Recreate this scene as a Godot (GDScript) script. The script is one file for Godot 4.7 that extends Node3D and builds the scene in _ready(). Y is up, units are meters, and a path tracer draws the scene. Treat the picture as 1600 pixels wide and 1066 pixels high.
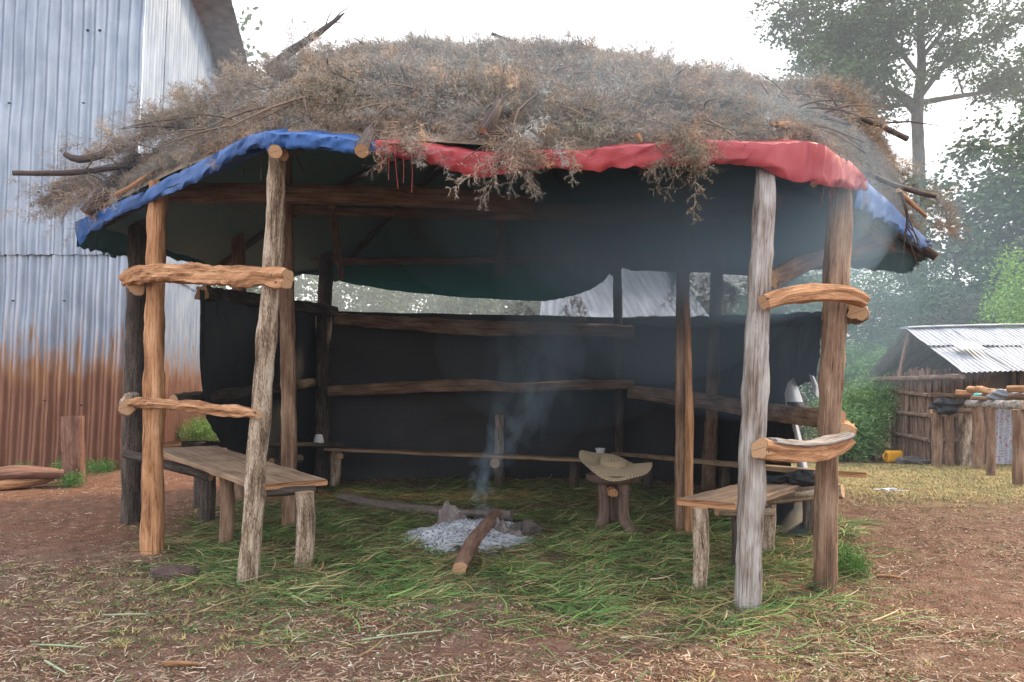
extends Node3D
# A brush-roofed pole shelter in a farmyard. World: camera at (0,1,0) looking along -z, level lens shifted upwards.
const F := 1250.0      # focal length in photo pixels (1600 wide)
const HY := 612.0      # horizon row in the photo
var rng := RandomNumberGenerator.new()
var nz := FastNoiseLite.new()
var M := {}
var used := {}

# ---------------------------------------------------------------- positions
func W(px: float, py: float, d: float) -> Vector3:
	return Vector3((px - 800.0) / F * d, 1.0 + (HY - py) / F * d, -d)

func gy(x: float, z: float) -> float:      # height of the ground
	var d := -z
	var h := 0.0
	h -= 0.05 * clampf(d - 7.5, 0.0, 17.0) * smoothstep(0.8, 3.6, x)
	h += 0.25 * smoothstep(11.0, 14.5, d) * smoothstep(-3.2, -4.6, x)
	h += 0.05 * exp(-(pow((x + 0.28) / 0.34, 2) + pow((d - 3.5) / 0.28, 2)))
	h += 0.012 * nz.get_noise_2d(x * 420.0, z * 420.0 + 90.0) if d < 8.0 else 0.0
	h += 0.022 * nz.get_noise_2d(x * 55.0, z * 55.0) + 0.012 * nz.get_noise_2d(x * 190.0 + 70.0, z * 190.0)
	return h

func on_ground(px: float, py: float) -> Vector3:
	var d := 1.5
	while d < 60.0:
		var p := W(px, py, d)
		if p.y <= gy(p.x, p.z):
			return Vector3(p.x, gy(p.x, p.z), p.z)
		d += 0.02
	return W(px, py, 60.0)

# ---------------------------------------------------------------- nodes
func numbered(n: String) -> String:
	if not used.has(n):
		used[n] = 0
		return n
	used[n] += 1
	return "%s_%03d" % [n, used[n]]

func thing(n: String, label: String, cat: String, at: Vector3, group := "") -> Node3D:
	var o := Node3D.new()
	o.name = numbered(n)
	add_child(o)
	o.position = at
	tag(o, label, cat, group)
	return o

func tag(o: Node, label: String, cat := "", group := "", kind := "") -> void:
	if label: o.set_meta("label", label)
	if cat: o.set_meta("category", cat)
	if group: o.set_meta("group", group)
	if kind: o.set_meta("kind", kind)

# a mesh given in world coordinates, hung under a thing (or a part)
func part(root: Node, n: String, mesh: Mesh, mats: Array, label := "") -> MeshInstance3D:
	var mi := MeshInstance3D.new()
	mi.name = n
	mi.mesh = mesh
	root.add_child(mi, true)
	if root != self:
		mi.global_position = Vector3.ZERO
	for i in mini(mats.size(), mesh.get_surface_count()):
		mi.set_surface_override_material(i, mats[i])
	if label: mi.set_meta("label", label)
	return mi

func top(n: String, mesh: Mesh, mats: Array, label: String, cat: String, group := "", kind := "") -> MeshInstance3D:
	var mi := part(self, numbered(n), mesh, mats)
	tag(mi, label, cat, group, kind)
	return mi

func scatter(root: Node, n: String, mesh: Mesh, mat: Material, xf: Array, cols: Array) -> MultiMeshInstance3D:
	var mm := MultiMesh.new()
	mm.transform_format = MultiMesh.TRANSFORM_3D
	mm.use_colors = true
	mm.mesh = mesh
	mm.instance_count = xf.size()
	for i in xf.size():
		mm.set_instance_transform(i, xf[i])
		mm.set_instance_color(i, cols[i])
	var mi := MultiMeshInstance3D.new()
	mi.name = n
	mi.multimesh = mm
	mi.material_override = mat
	root.add_child(mi, true)
	if root != self:
		mi.global_position = Vector3.ZERO
	return mi

# ---------------------------------------------------------------- meshes
func commit(v: PackedVector3Array, uv: PackedVector2Array, idx: PackedInt32Array, into: ArrayMesh = null, col := PackedColorArray(), smooth := true) -> ArrayMesh:
	var m := into if into else ArrayMesh.new()
	if idx.is_empty():
		return m
	if not smooth:
		var v2 := PackedVector3Array()
		var u2 := PackedVector2Array()
		var c2 := PackedColorArray()
		for i in idx:
			v2.append(v[i]); u2.append(uv[i])
			if col.size(): c2.append(col[i])
		v = v2; uv = u2; col = c2
		var n := idx.size()
		idx = PackedInt32Array(range(n))
	var nn := PackedVector3Array()
	nn.resize(v.size())
	for t in range(0, idx.size(), 3):
		var a := v[idx[t]]
		var c := (v[idx[t + 2]] - a).cross(v[idx[t + 1]] - a)
		nn[idx[t]] += c
		nn[idx[t + 1]] += c
		nn[idx[t + 2]] += c
	for i in nn.size():
		nn[i] = nn[i].normalized() if nn[i].length_squared() > 1e-20 else Vector3.UP
	var arr := []
	arr.resize(Mesh.ARRAY_MAX)
	arr[Mesh.ARRAY_VERTEX] = v
	arr[Mesh.ARRAY_NORMAL] = nn
	arr[Mesh.ARRAY_TEX_UV] = uv
	arr[Mesh.ARRAY_INDEX] = idx
	if col.size(): arr[Mesh.ARRAY_COLOR] = col
	m.add_surface_from_arrays(Mesh.PRIMITIVE_TRIANGLES, arr)
	return m

# a grid of points [row][column] -> mesh
func sheet(rows: Array, uvs: Array, into: ArrayMesh = null, cols := []) -> ArrayMesh:
	var v := PackedVector3Array()
	var u := PackedVector2Array()
	var c := PackedColorArray()
	var idx := PackedInt32Array()
	var w: int = rows[0].size()
	for r in rows.size():
		for k in w:
			v.append(rows[r][k]); u.append(uvs[r][k])
			if cols.size(): c.append(cols[r][k])
	for r in rows.size() - 1:
		for k in w - 1:
			var a := r * w + k
			idx.append_array([a, a + 1, a + w, a + 1, a + w + 1, a + w])
	return commit(v, u, idx, into, c)

# timber, log or branch along a path; rad = half sizes (across, up) at each point; boxy: 2 round .. 6 squared
func timber(path: Array, rad: Array, boxy := 2.0, rough := 0.006, ridge := 0.0, sides := 14, seed_ := 1, step := 0.05, hewn := false) -> ArrayMesh:
	var pts: Array[Vector3] = []
	var rr: Array[Vector2] = []
	for i in path.size() - 1:
		var a: Vector3 = path[i]
		var b: Vector3 = path[i + 1]
		var p0: Vector3 = path[maxi(i - 1, 0)]
		var p3: Vector3 = path[mini(i + 2, path.size() - 1)]
		var n := clampi(int(a.distance_to(b) / step), 1, 50)
		for k in n:
			var t := float(k) / n
			pts.append(a.cubic_interpolate(b, p0, p3, t))
			rr.append((rad[mini(i, rad.size() - 1)] as Vector2).lerp(rad[mini(i + 1, rad.size() - 1)], t))
	pts.append(path[-1]); rr.append(rad[-1] if rad.size() >= path.size() else rad[rad.size() - 1])
	var ax0 := (pts[1] - pts[0]).normalized()
	var ref := Vector3.UP if absf(ax0.y) < 0.8 else Vector3(0, 0, 1)
	var side := ref.cross(ax0).normalized()
	var v := PackedVector3Array()
	var u := PackedVector2Array()
	var idx := PackedInt32Array()
	var per := PackedFloat32Array()
	for k in sides:
		per.append(1.0 + ridge * nz.get_noise_2d(k * 61.0, seed_ * 97.0) * 2.0)
	var s := 0.0
	var n := pts.size()
	for i in n:
		var ax := (pts[mini(i + 1, n - 1)] - pts[maxi(i - 1, 0)]).normalized()
		side = (side - ax * side.dot(ax)).normalized()
		var up := ax.cross(side)
		if i: s += pts[i].distance_to(pts[i - 1])
		for k in sides + 1:
			var th := TAU * (k % sides) / sides
			var c := cos(th)
			var q := sin(th)
			var sup := pow(pow(absf(c), boxy) + pow(absf(q), boxy), -1.0 / boxy)
			var f := sup * per[k % sides]
			var bump := rough * (nz.get_noise_3d(c * 40.0 + seed_ * 31.0, q * 40.0, s * 150.0) + 0.7 * nz.get_noise_3d(c * 150.0, q * 150.0 + seed_ * 17.0, s * 330.0))
			v.append(pts[i] + side * c * (rr[i].x * f + bump) + up * q * (rr[i].y * f + bump))
			u.append(Vector2(float(k) / sides, s * 0.5 + seed_ * 0.137))
	var w := sides + 1
	for i in n - 1:
		for k in sides:
			var a := i * w + k
			idx.append_array([a, a + w, a + 1, a + 1, a + w, a + w + 1])
	var m := commit(v, u, idx, null, PackedColorArray(), not hewn)
	# cut ends
	var v2 := PackedVector3Array()
	var u2 := PackedVector2Array()
	var i2 := PackedInt32Array()
	for e in 2:
		var base := 0 if e == 0 else (n - 1) * w
		var mid := Vector3.ZERO
		for k in sides: mid += v[base + k]
		mid /= sides
		var o := v2.size()
		v2.append(mid); u2.append(Vector2(0.5, 0.5))
		for k in sides + 1:
			v2.append(v[base + k])
			u2.append(Vector2(0.5 + 0.48 * cos(TAU * k / sides), 0.5 + 0.48 * sin(TAU * k / sides)))
		for k in sides:
			if e == 0: i2.append_array([o, o + 1 + k, o + 2 + k])
			else: i2.append_array([o, o + 2 + k, o + 1 + k])
	return commit(v2, u2, i2, m)

func plank(a: Vector3, b: Vector3, wide: Vector3, thick: float, seed_: int) -> ArrayMesh:
	# board from a to b (centre line of the top), wide = half width vector; slightly warped, worn edges
	var rows := []
	var uvs := []
	var nseg := 16
	for i in nseg + 1:
		var t := float(i) / nseg
		var c := a.lerp(b, t) + Vector3.UP * 0.006 * nz.get_noise_2d(t * 300.0, seed_ * 50.0)
		var hw := wide * (1.0 + 0.05 * nz.get_noise_2d(t * 500.0, seed_ * 90.0))
		var ring := []
		var ru := []
		var e := 0.006
		var hn := hw.normalized() * e
		var prof := [[-1, 0, 1], [1, 0, -1], [1, -e, 0], [1, -thick + e, 0], [1, -thick, -1], [-1, -thick, 1], [-1, -thick + e, 0], [-1, -e, 0], [-1, 0, 1]]
		for k in prof.size():
			ring.append(c + hw * prof[k][0] + hn * prof[k][2] + Vector3.UP * prof[k][1])
			ru.append(Vector2([0.0, 0.42, 0.44, 0.5, 0.52, 0.92, 0.94, 0.98, 1.0][k], t * a.distance_to(b) * 0.5 + seed_ * 0.21))
		rows.append(ring); uvs.append(ru)
	var v := PackedVector3Array()
	var u := PackedVector2Array()
	var idx := PackedInt32Array()
	var w := 9
	for r in rows.size():
		for k in w:
			v.append(rows[r][k]); u.append(uvs[r][k])
	for r in rows.size() - 1:
		for k in w - 1:
			var q := r * w + k
			idx.append_array([q, q + w, q + 1, q + 1, q + w, q + w + 1])
	var flip := (b - a).cross(wide).y < 0.0
	if not flip:
		for t in range(0, idx.size(), 3):
			var x := idx[t + 1]; idx[t + 1] = idx[t + 2]; idx[t + 2] = x
	var m := commit(v, u, idx, null, PackedColorArray(), false)
	var v2 := PackedVector3Array(); var u2 := PackedVector2Array(); var i2 := PackedInt32Array()
	for e2 in 2:
		var o := v2.size()
		for k in 8:
			v2.append(rows[0 if e2 == 0 else nseg][k]); u2.append(Vector2(0.3 + 0.05 * k, 0.5))
		for k in range(1, 7):
			if (e2 == 0) == flip: i2.append_array([o, o + k + 1, o + k])
			else: i2.append_array([o, o + k, o + k + 1])
	return commit(v2, u2, i2, m, PackedColorArray(), false)

func blob(c: Vector3, r: Vector3, seed_: int, rough := 0.25, freq := 90.0, facets := false, nu := 18, nv := 11) -> ArrayMesh:
	var v := PackedVector3Array(); var u := PackedVector2Array(); var idx := PackedInt32Array()
	for j in nv + 1:
		for i in nu + 1:
			var th := TAU * (i % nu) / nu
			var ph := PI * j / nv
			var dir := Vector3(cos(th) * sin(ph), cos(ph), sin(th) * sin(ph))
			var k := 1.0 + rough * (nz.get_noise_3d(dir.x * freq + seed_ * 40.0, dir.y * freq, dir.z * freq) * 1.6)
			v.append(c + dir * r * k); u.append(Vector2(float(i) / nu, float(j) / nv))
	for j in nv:
		for i in nu:
			var a := j * (nu + 1) + i
			idx.append_array([a, a + 1, a + nu + 1, a + 1, a + nu + 2, a + nu + 1])
	return commit(v, u, idx, null, PackedColorArray(), not facets)

# corrugated sheet: corner p, unit vector right, length; up vector, height; out normal
func corrugated(p: Vector3, right: Vector3, wid: float, up: Vector3, out: Vector3, pitch: float, amp: float, rows_n := 8, seed_ := 0, v0 := 0.0, u0 := 0.0, wob := 0.01) -> ArrayMesh:
	var rows := []
	var uvs := []
	var n := int(wid / pitch * 8.0)
	var hgt := up.length()
	for r in rows_n + 1:
		var row := []
		var ru := []
		var t := float(r) / rows_n
		for k in n + 1:
			var x := wid * k / n
			var q := p + right * x + up * t + out * (amp * sin(TAU * (x + u0) / pitch) + wob * nz.get_noise_3d((x + u0) * 60.0, t * hgt * 45.0, seed_ * 33.0))
			if r == 0: q += up.normalized() * 0.012 * nz.get_noise_2d((x + u0) * 400.0, seed_ * 11.0)
			row.append(q)
			ru.append(Vector2((x + u0) / 4.0, 1.0 - (v0 + t * hgt) / 8.0))
		rows.append(row); uvs.append(ru)
	return sheet(rows, uvs)

# ---------------------------------------------------------------- materials
func srgb(c: Color) -> Color:
	return c.linear_to_srgb()

func mat(c: Color, rough := 0.9, metal := 0.0) -> StandardMaterial3D:
	var m := StandardMaterial3D.new()
	m.albedo_color = srgb(c)
	m.roughness = rough
	m.metallic = metal
	m.cull_mode = BaseMaterial3D.CULL_DISABLED
	return m

func vmat(rough := 0.95, back := Color.BLACK) -> StandardMaterial3D:
	var m := mat(Color.WHITE, rough)
	m.vertex_color_use_as_albedo = true
	m.specular_mode = BaseMaterial3D.SPECULAR_SCHLICK_GGX
	m.metallic_specular = 0.25
	if back != Color.BLACK:
		m.backlight_enabled = true
		m.backlight = back
	return m

func ramp(stops: Array, t: float) -> Color:
	t = clampf(t, 0.0, 1.0)
	for i in stops.size() - 1:
		if t <= stops[i + 1][0]:
			return (stops[i][1] as Color).lerp(stops[i + 1][1], (t - stops[i][0]) / maxf(stops[i + 1][0] - stops[i][0], 1e-5))
	return stops[-1][1]

# one layer of repeating noise, drawn out along v, as bytes
func layer(w: int, h: int, f: float, seed_: int, oct: int, sx: float, sy: float) -> PackedByteArray:
	var n := FastNoiseLite.new()
	n.seed = seed_
	n.frequency = f
	n.fractal_octaves = oct
	var i := n.get_seamless_image(maxi(8, int(w / sx)), maxi(8, int(h / sy)))
	i.convert(Image.FORMAT_L8)
	i.resize(w, h, Image.INTERPOLATE_CUBIC)
	return i.get_data()

# wood: streaks along v at frequency f, cracks, patches. Colours linear.
func wood_mat(stops: Array, f: float, stretch: float, fine: float, crack: float, patch: float, seed_: int, bump: float, rough := 0.85) -> StandardMaterial3D:
	var w := 512
	var h := 1024
	var a := layer(w, h, f, seed_, 4, 1.0, stretch)
	var b := layer(w, h, f * 4.0, seed_ + 1, 2, 1.0, maxf(1.0, stretch * .5))
	var c := layer(w, h, .02, seed_ + 2, 3, 3.0, 4.0)
	var k := layer(w, h, f * .7, seed_ + 3, 2, 1.0, stretch * 1.6)
	var lut := PackedByteArray()
	for i in 256:
		var q := srgb(ramp(stops, i / 255.0))
		lut.append(int(clampf(q.r, 0, 1) * 255)); lut.append(int(clampf(q.g, 0, 1) * 255)); lut.append(int(clampf(q.b, 0, 1) * 255))
	var px := PackedByteArray(); px.resize(w * h * 3)
	var hi := PackedByteArray(); hi.resize(w * h)
	for i in w * h:
		var t := 138.0 + .5 * (a[i] - 128) + fine * (b[i] - 128) + patch * (c[i] - 128)
		var ck := absf(k[i] - 128) / 128.0
		if ck < crack: t -= 130.0 * (1.0 - ck / crack)
		var q := clampi(int(t), 0, 255)
		px[i * 3] = lut[q * 3]; px[i * 3 + 1] = lut[q * 3 + 1]; px[i * 3 + 2] = lut[q * 3 + 2]
		hi[i] = q
	var m := mat(Color.WHITE, rough)
	m.albedo_texture = ImageTexture.create_from_image(Image.create_from_data(w, h, false, Image.FORMAT_RGB8, px))
	m.heightmap_enabled = true
	m.heightmap_texture = ImageTexture.create_from_image(Image.create_from_data(w, h, false, Image.FORMAT_L8, hi))
	m.heightmap_scale = bump
	m.metallic_specular = 0.3
	return m

func L(r: float, g: float, b: float) -> Color:
	return Color(r, g, b)

func make_materials() -> void:
	M.split = wood_mat([[0.0, L(.10, .045, .02)], [0.35, L(.30, .145, .07)], [0.65, L(.43, .225, .115)], [1.0, L(.56, .34, .20)]], .035, 10.0, .45, .03, .65, 3, .6)
	M.bark_pale = wood_mat([[0.0, L(.05, .035, .025)], [0.35, L(.16, .11, .075)], [0.6, L(.34, .26, .19)], [1.0, L(.52, .45, .38)]], .022, 2.6, .5, .05, .6, 5, .5)
	M.bark_dark = wood_mat([[0.0, L(.018, .014, .012)], [0.5, L(.065, .05, .042)], [1.0, L(.16, .13, .11)]], .03, 4.0, .5, .06, .4, 7, .5)
	M.grey = wood_mat([[0.0, L(.07, .05, .04)], [0.3, L(.19, .15, .125)], [0.6, L(.31, .28, .26)], [1.0, L(.44, .41, .39)]], .045, 14.0, .4, .035, .8, 11, .5)
	M.brown = wood_mat([[0.0, L(.05, .028, .018)], [0.4, L(.17, .10, .065)], [0.7, L(.26, .17, .115)], [1.0, L(.36, .26, .19)]], .045, 13.0, .4, .035, .6, 13, .5)
	M.plank = wood_mat([[0.0, L(.10, .06, .04)], [0.4, L(.24, .16, .105)], [0.7, L(.33, .23, .155)], [1.0, L(.42, .31, .22)]], .025, 26.0, .4, .03, .45, 17, .2)
	M.stake = wood_mat([[0.0, L(.04, .025, .02)], [0.4, L(.14, .085, .06)], [0.7, L(.24, .16, .12)], [1.0, L(.36, .27, .22)]], .02, 10.0, .4, .06, .5, 19, .5)
	M.branch = wood_mat([[0.0, L(.02, .015, .014)], [0.5, L(.07, .05, .045)], [1.0, L(.15, .115, .10)]], .03, 4.0, .4, .03, .3, 23, .3)
	# end grain: rings
	var img := Image.create(128, 128, false, Image.FORMAT_RGB8)
	for y in 128:
		for x in 128:
			var q := Vector2(x - 64, y - 64)
			var r := q.length() / 64.0 + 0.05 * nz.get_noise_2d(x * 6.0, y * 6.0)
			var t := 0.55 + 0.2 * sin(r * 42.0) + 0.3 * nz.get_noise_2d(x * 20.0 + 300.0, y * 20.0)
			if absf(q.x * 0.3 + q.y + 3.0 * nz.get_noise_2d(x * 12.0, 0.0)) < 1.3 and r < 0.8: t = 0.0
			if r > 0.92: t = 0.0
			img.set_pixel(x, y, srgb(ramp([[0.0, L(.08, .04, .025)], [0.4, L(.34, .19, .10)], [1.0, L(.52, .35, .20)]], t)))
	M.cut = mat(Color.WHITE, 0.85)
	M.cut.albedo_texture = ImageTexture.create_from_image(img)
	# soil, drawn over by the vertex colours of the ground
	var s := 1024
	var soil := Image.create(s, s, false, Image.FORMAT_RGB8)
	var sh := Image.create(s, s, false, Image.FORMAT_L8)
	var n := FastNoiseLite.new()
	n.seed = 41
	n.fractal_octaves = 5
	n.frequency = 0.012
	var n2 := FastNoiseLite.new()
	n2.seed = 42
	n2.frequency = 0.11
	n2.fractal_octaves = 2
	for y in s:
		for x in s:
			var a := n.get_noise_2d(x, y)
			var b := n2.get_noise_2d(x, y)
			var t := 0.78 + 0.35 * a + 0.42 * b
			soil.set_pixel(x, y, srgb(Color(clampf(t, .2, 1.3) * .77, clampf(t * (1.0 + 0.05 * a), .2, 1.3) * .77, clampf(t * (1.0 + 0.1 * a), .2, 1.3) * .77)))
			sh.set_pixel(x, y, Color(clampf(0.5 + 0.5 * a + 0.4 * b, 0, 1), 0, 0))
	M.soil = vmat(1.0)
	M.soil.albedo_texture = ImageTexture.create_from_image(soil)
	M.soil.heightmap_enabled = true
	M.soil.heightmap_texture = ImageTexture.create_from_image(sh)
	M.soil.heightmap_scale = 1.6
	M.soil.uv1_scale = Vector3(0.55, 0.55, 0.55)
	# galvanised sheets with a rusty, mud-splashed foot (4 m square; v runs down from 4 m height)
	var g := 1024
	var gal := Image.create(g, g, false, Image.FORMAT_RGB8)
	var n3 := FastNoiseLite.new()
	n3.seed = 51
	n3.frequency = 0.02
	n3.fractal_octaves = 4
	for y in g:
		for x in g:
			var hgt := 8.0 * (1.0 - float(y) / g)
			var st := n3.get_noise_2d(x * 2.2, y * 0.2)
			var st2 := n3.get_noise_2d(x * 5.0 + 500.0, y * 0.7)
			var bl := n3.get_noise_2d(x * 0.8 + 90.0, y * 0.8)
			var c := L(.20, .24, .31).lerp(L(.32, .36, .43), clampf(0.5 + st + 0.5 * bl, 0, 1))
			var e := 1.42 + 0.22 * st + 0.14 * st2 + 0.26 * bl
			var rust := smoothstep(e + 0.42, e - 0.30, hgt)
			var streak := smoothstep(0.22, 0.5, st2 + 0.5 * st) * smoothstep(2.7, 1.5, hgt) * 0.5
			var rc := L(.29, .14, .058).lerp(L(.165, .062, .028), clampf(smoothstep(1.5, 0.9, hgt + 0.5 * st) + 0.4 * bl, 0, 1))
			gal.set_pixel(x, y, srgb(c.lerp(rc, clampf(rust + streak, 0, 0.96))))
	M.galv = mat(Color.WHITE, 0.4, 0.35)
	M.galv.albedo_texture = ImageTexture.create_from_image(gal)
	# cleaner galvanised roofing with stains
	var gr := Image.create(512, 512, false, Image.FORMAT_RGB8)
	for y in 512:
		for x in 512:
			var t := 0.5 + 0.6 * n3.get_noise_2d(x * 1.5, y * 0.5) + 0.4 * n3.get_noise_2d(x * 5.0, y * 5.0 + 800.0)
			gr.set_pixel(x, y, srgb(L(.20, .205, .225).lerp(L(.42, .43, .46), clampf(t, 0, 1))))
	M.roofing = mat(Color.WHITE, 0.5, 0.1)
	M.roofing.albedo_texture = ImageTexture.create_from_image(gr)
	M.dark_iron = mat(L(.035, .037, .042), 0.8)
	# tarpaulins: woven plastic
	var wv := Image.create(256, 256, false, Image.FORMAT_L8)
	for y in 256:
		for x in 256:
			wv.set_pixel(x, y, Color(0.5 + 0.25 * sin(x * TAU / 4.0) * sin(y * TAU / 4.0) + 0.5 * n3.get_noise_2d(x * 3.0, y * 3.0), 0, 0))
	var wt := ImageTexture.create_from_image(wv)
	for q in [["blue", L(.013, .085, .29), .5], ["red", L(.34, .032, .04), .5], ["green", L(.085, .19, .19), .7], ["black", L(.008, .009, .012), .6], ["teal", L(.02, .10, .095), .7], ["liner", L(.42, .43, .46), .5]]:
		var m := mat(q[1], q[2])
		m.heightmap_enabled = true
		m.heightmap_texture = wt
		m.heightmap_scale = 0.15
		m.uv1_scale = Vector3(4, 4, 4)
		M[q[0]] = m
	for q in ["blue", "red", "teal", "green"]:
		M[q].backlight_enabled = true
		M[q].backlight = {"green": Color(0.02, 0.07, 0.07), "teal": Color(0.05, 0.26, 0.25), "blue": Color(.03, .12, .36), "red": Color(.36, .04, .05)}[q]
	M.needle = vmat(0.95, Color(0.35, 0.35, 0.35))
	M.grass = vmat(0.7, Color(0.4, 0.4, 0.4))
	M.straw = vmat(0.85)
	M.leaf = vmat(0.6, Color(0.6, 0.6, 0.6))
	M.mat_thatch = vmat(1.0)
	M.ash = vmat(1.0)
	M.stone_pale = mat(L(.34, .28, .27), 0.95)
	M.stone_dark = mat(L(.13, .105, .10), 0.95)
	M.stone_red = mat(L(.14, .085, .07), 0.95)
	for q in ["stone_pale", "stone_dark", "stone_red"]:
		M[q].heightmap_enabled = true
		M[q].heightmap_texture = M.soil.heightmap_texture
		M[q].heightmap_scale = 1.0
		M[q].albedo_texture = M.soil.albedo_texture
		M[q].uv1_scale = Vector3(.35, .2, 1)
	# plaited straw
	var pl := Image.create(256, 256, false, Image.FORMAT_RGB8)
	var ph := Image.create(256, 256, false, Image.FORMAT_L8)
	for y in 256:
		for x in 256:
			var row := sin(y * TAU / 16.0)
			var t := 0.55 + 0.3 * row + 0.2 * sin((x + (y / 16) * 9) * TAU / 12.0) + 0.35 * n3.get_noise_2d(x * 4.0, y * 4.0)
			pl.set_pixel(x, y, srgb(ramp([[0.0, L(.10, .07, .04)], [0.5, L(.33, .25, .155)], [1.0, L(.50, .41, .28)]], t)))
			ph.set_pixel(x, y, Color(clampf(t, 0, 1), 0, 0))
	M.straw_hat = mat(Color.WHITE, 0.8)
	M.straw_hat.albedo_texture = ImageTexture.create_from_image(pl)
	M.straw_hat.heightmap_enabled = true
	M.straw_hat.heightmap_texture = ImageTexture.create_from_image(ph)
	M.straw_hat.heightmap_scale = 0.4
	M.straw_hat.uv1_scale = Vector3(3, 1.2, 1)
	M.white = mat(L(.62, .64, .66), 0.4)
	M.yellow = mat(L(.75, .36, .02), 0.45)
	M.turquoise = mat(L(.05, .45, .42), 0.5)
	var cl := Image.create(128, 128, false, Image.FORMAT_RGB8)
	for y in 128:
		for x in 128:
			var t := n3.get_noise_2d(x * 7.0, y * 7.0)
			cl.set_pixel(x, y, srgb(L(.40, .10, .12) if t > 0.30 else (L(.14, .25, .2) if t < -0.42 else L(.42, .44, .50))))
	M.floral = mat(Color.WHITE, 0.9)
	M.floral.albedo_texture = ImageTexture.create_from_image(cl)

# ---------------------------------------------------------------- the shelter's roof
const CX := 0.0
const CD := 6.4
var eave := []     # corners (x, y, z) round the roof
func make_eave() -> void:
	eave = [W(430, 222, 3.9), W(860, 250, 3.72), W(1290, 262, 3.95), W(1455, 390, 6.0), W(1215, 422, 8.6), W(960, 420, 9.4), W(520, 430, 9.4), W(330, 412, 8.0), W(125, 345, 5.5)]

func rim(th: float) -> Vector2:      # radius and height of the eave in a direction
	var dir := Vector2(cos(th), sin(th))
	for i in eave.size():
		var a := Vector2(eave[i].x - CX, eave[i].z + CD)
		var b := Vector2(eave[(i + 1) % eave.size()].x - CX, eave[(i + 1) % eave.size()].z + CD)
		var e := b - a
		var den := dir.cross(e)
		if absf(den) < 1e-6: continue
		var t := a.cross(e) / den
		var s := a.cross(dir) / den
		if t > 0 and s >= -0.0001 and s <= 1.0001:
			return Vector2(t, lerpf(eave[i].y, eave[(i + 1) % eave.size()].y, s))
	return Vector2(3, 2.2)

func roof_at(th: float, r: float) -> Vector3:
	var q := rim(th)
	var y := q.y + (3.24 - q.y) * (1.0 - pow(r, 1.75))
	var p := Vector3(CX + cos(th) * q.x * r, y, -CD + sin(th) * q.x * r)
	p.y += hump(p.x, p.z)
	return p

func heap(x: float, z: float) -> float:      # how high the loose brush is piled
	return .05 + .15 * exp(-(pow((x - 1.9) / .8, 2) + pow((z + 5.4) / 1.1, 2))) + .10 * exp(-(pow((x + 2.2) / .7, 2) + pow((z + 5.2) / .9, 2)))

func bank(x: float, z: float) -> float:      # brush piled steeply to the very edge towards the stake hut
	return .58 * exp(-(pow((x - 2.55) / .6, 2) + pow((z + 5.5) / 1.0, 2)))

func hump(x: float, z: float) -> float:      # the heap is higher on the side of the iron building
	return .17 * exp(-(pow((x + 1.35) / .8, 2) + pow((z + 5.5) / .9, 2)))

func roof_y(x: float, z: float) -> float:
	var v := Vector2(x - CX, z + CD)
	var q := rim(v.angle())
	var r := v.length() / q.x
	return q.y + (3.24 - q.y) * (1.0 - pow(r, 1.75)) + hump(x, z)

func on_roof(px: float, py: float, lift := 0.12) -> Vector3:
	var d := 3.2
	while d < 8.0:
		var p := W(px, py, d)
		var v := Vector2(p.x - CX, p.z + CD)
		if v.length() < rim(v.angle()).x * 1.02 and p.y < roof_y(p.x, p.z) + lift:
			return p
		d += 0.02
	return W(px, py, 5.6)

func thatch_at(th: float, r: float) -> Vector3:      # surface of the matted brush
	var p := roof_at(th, r * .97)
	p.y += .015 + bank(p.x, p.z) * (1.0 - pow(r, 18.0)) + heap(p.x, p.z) * .85 * (1.0 - pow(r, 6.0)) + (.02 + .14 * nz.get_noise_3d(p.x * 45.0, p.z * 45.0, 7.0) + .05 * nz.get_noise_3d(p.x * 160.0, p.z * 160.0, 70.0)) * (1.0 - pow(r, 6.0))
	return p

func sprig_mesh(seed_: int, length: float) -> ArrayMesh:
	var r := RandomNumberGenerator.new()
	r.seed = seed_
	var v := PackedVector3Array(); var u := PackedVector2Array(); var idx := PackedInt32Array()
	var spike := func(a: Vector3, b: Vector3, w: float):
		var s := (b - a).cross(Vector3(r.randf() - .5, r.randf() - .5, r.randf() - .5)).normalized() * w
		var o := v.size()
		v.append(a - s); v.append(a + s); v.append(b)
		u.append(Vector2.ZERO); u.append(Vector2.ZERO); u.append(Vector2.ZERO)
		idx.append_array([o, o + 1, o + 2])
	var prev := Vector3.ZERO
	var dir := Vector3(0, 0.1, -1).normalized()
	for i in 13:
		var nx := prev + dir * length / 13.0
		spike.call(prev, nx + dir * length * 0.02, 0.0028)
		dir = (dir + Vector3(r.randf() - .5, r.randf() - .55, r.randf() - .5) * 0.25).normalized()
		for q in 2:
			var sd := (dir * 0.75 + dir.cross(Vector3(r.randf() - .5, r.randf() - .5, r.randf() - .5)).normalized()).normalized()
			var ln := length * (0.42 - 0.025 * i) * (0.6 + 0.6 * r.randf())
			var tip := nx + sd * ln
			spike.call(nx, tip, 0.0026)
			for k in 7:
				var b := nx.lerp(tip, 0.15 + 0.13 * k)
				var td := (sd * 0.8 + sd.cross(Vector3(r.randf() - .5, r.randf() - .5, r.randf() - .5)).normalized()).normalized()
				spike.call(b, b + td * (0.018 + 0.030 * r.randf()), 0.0024)
		prev = nx
	return commit(v, u, idx)

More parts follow.
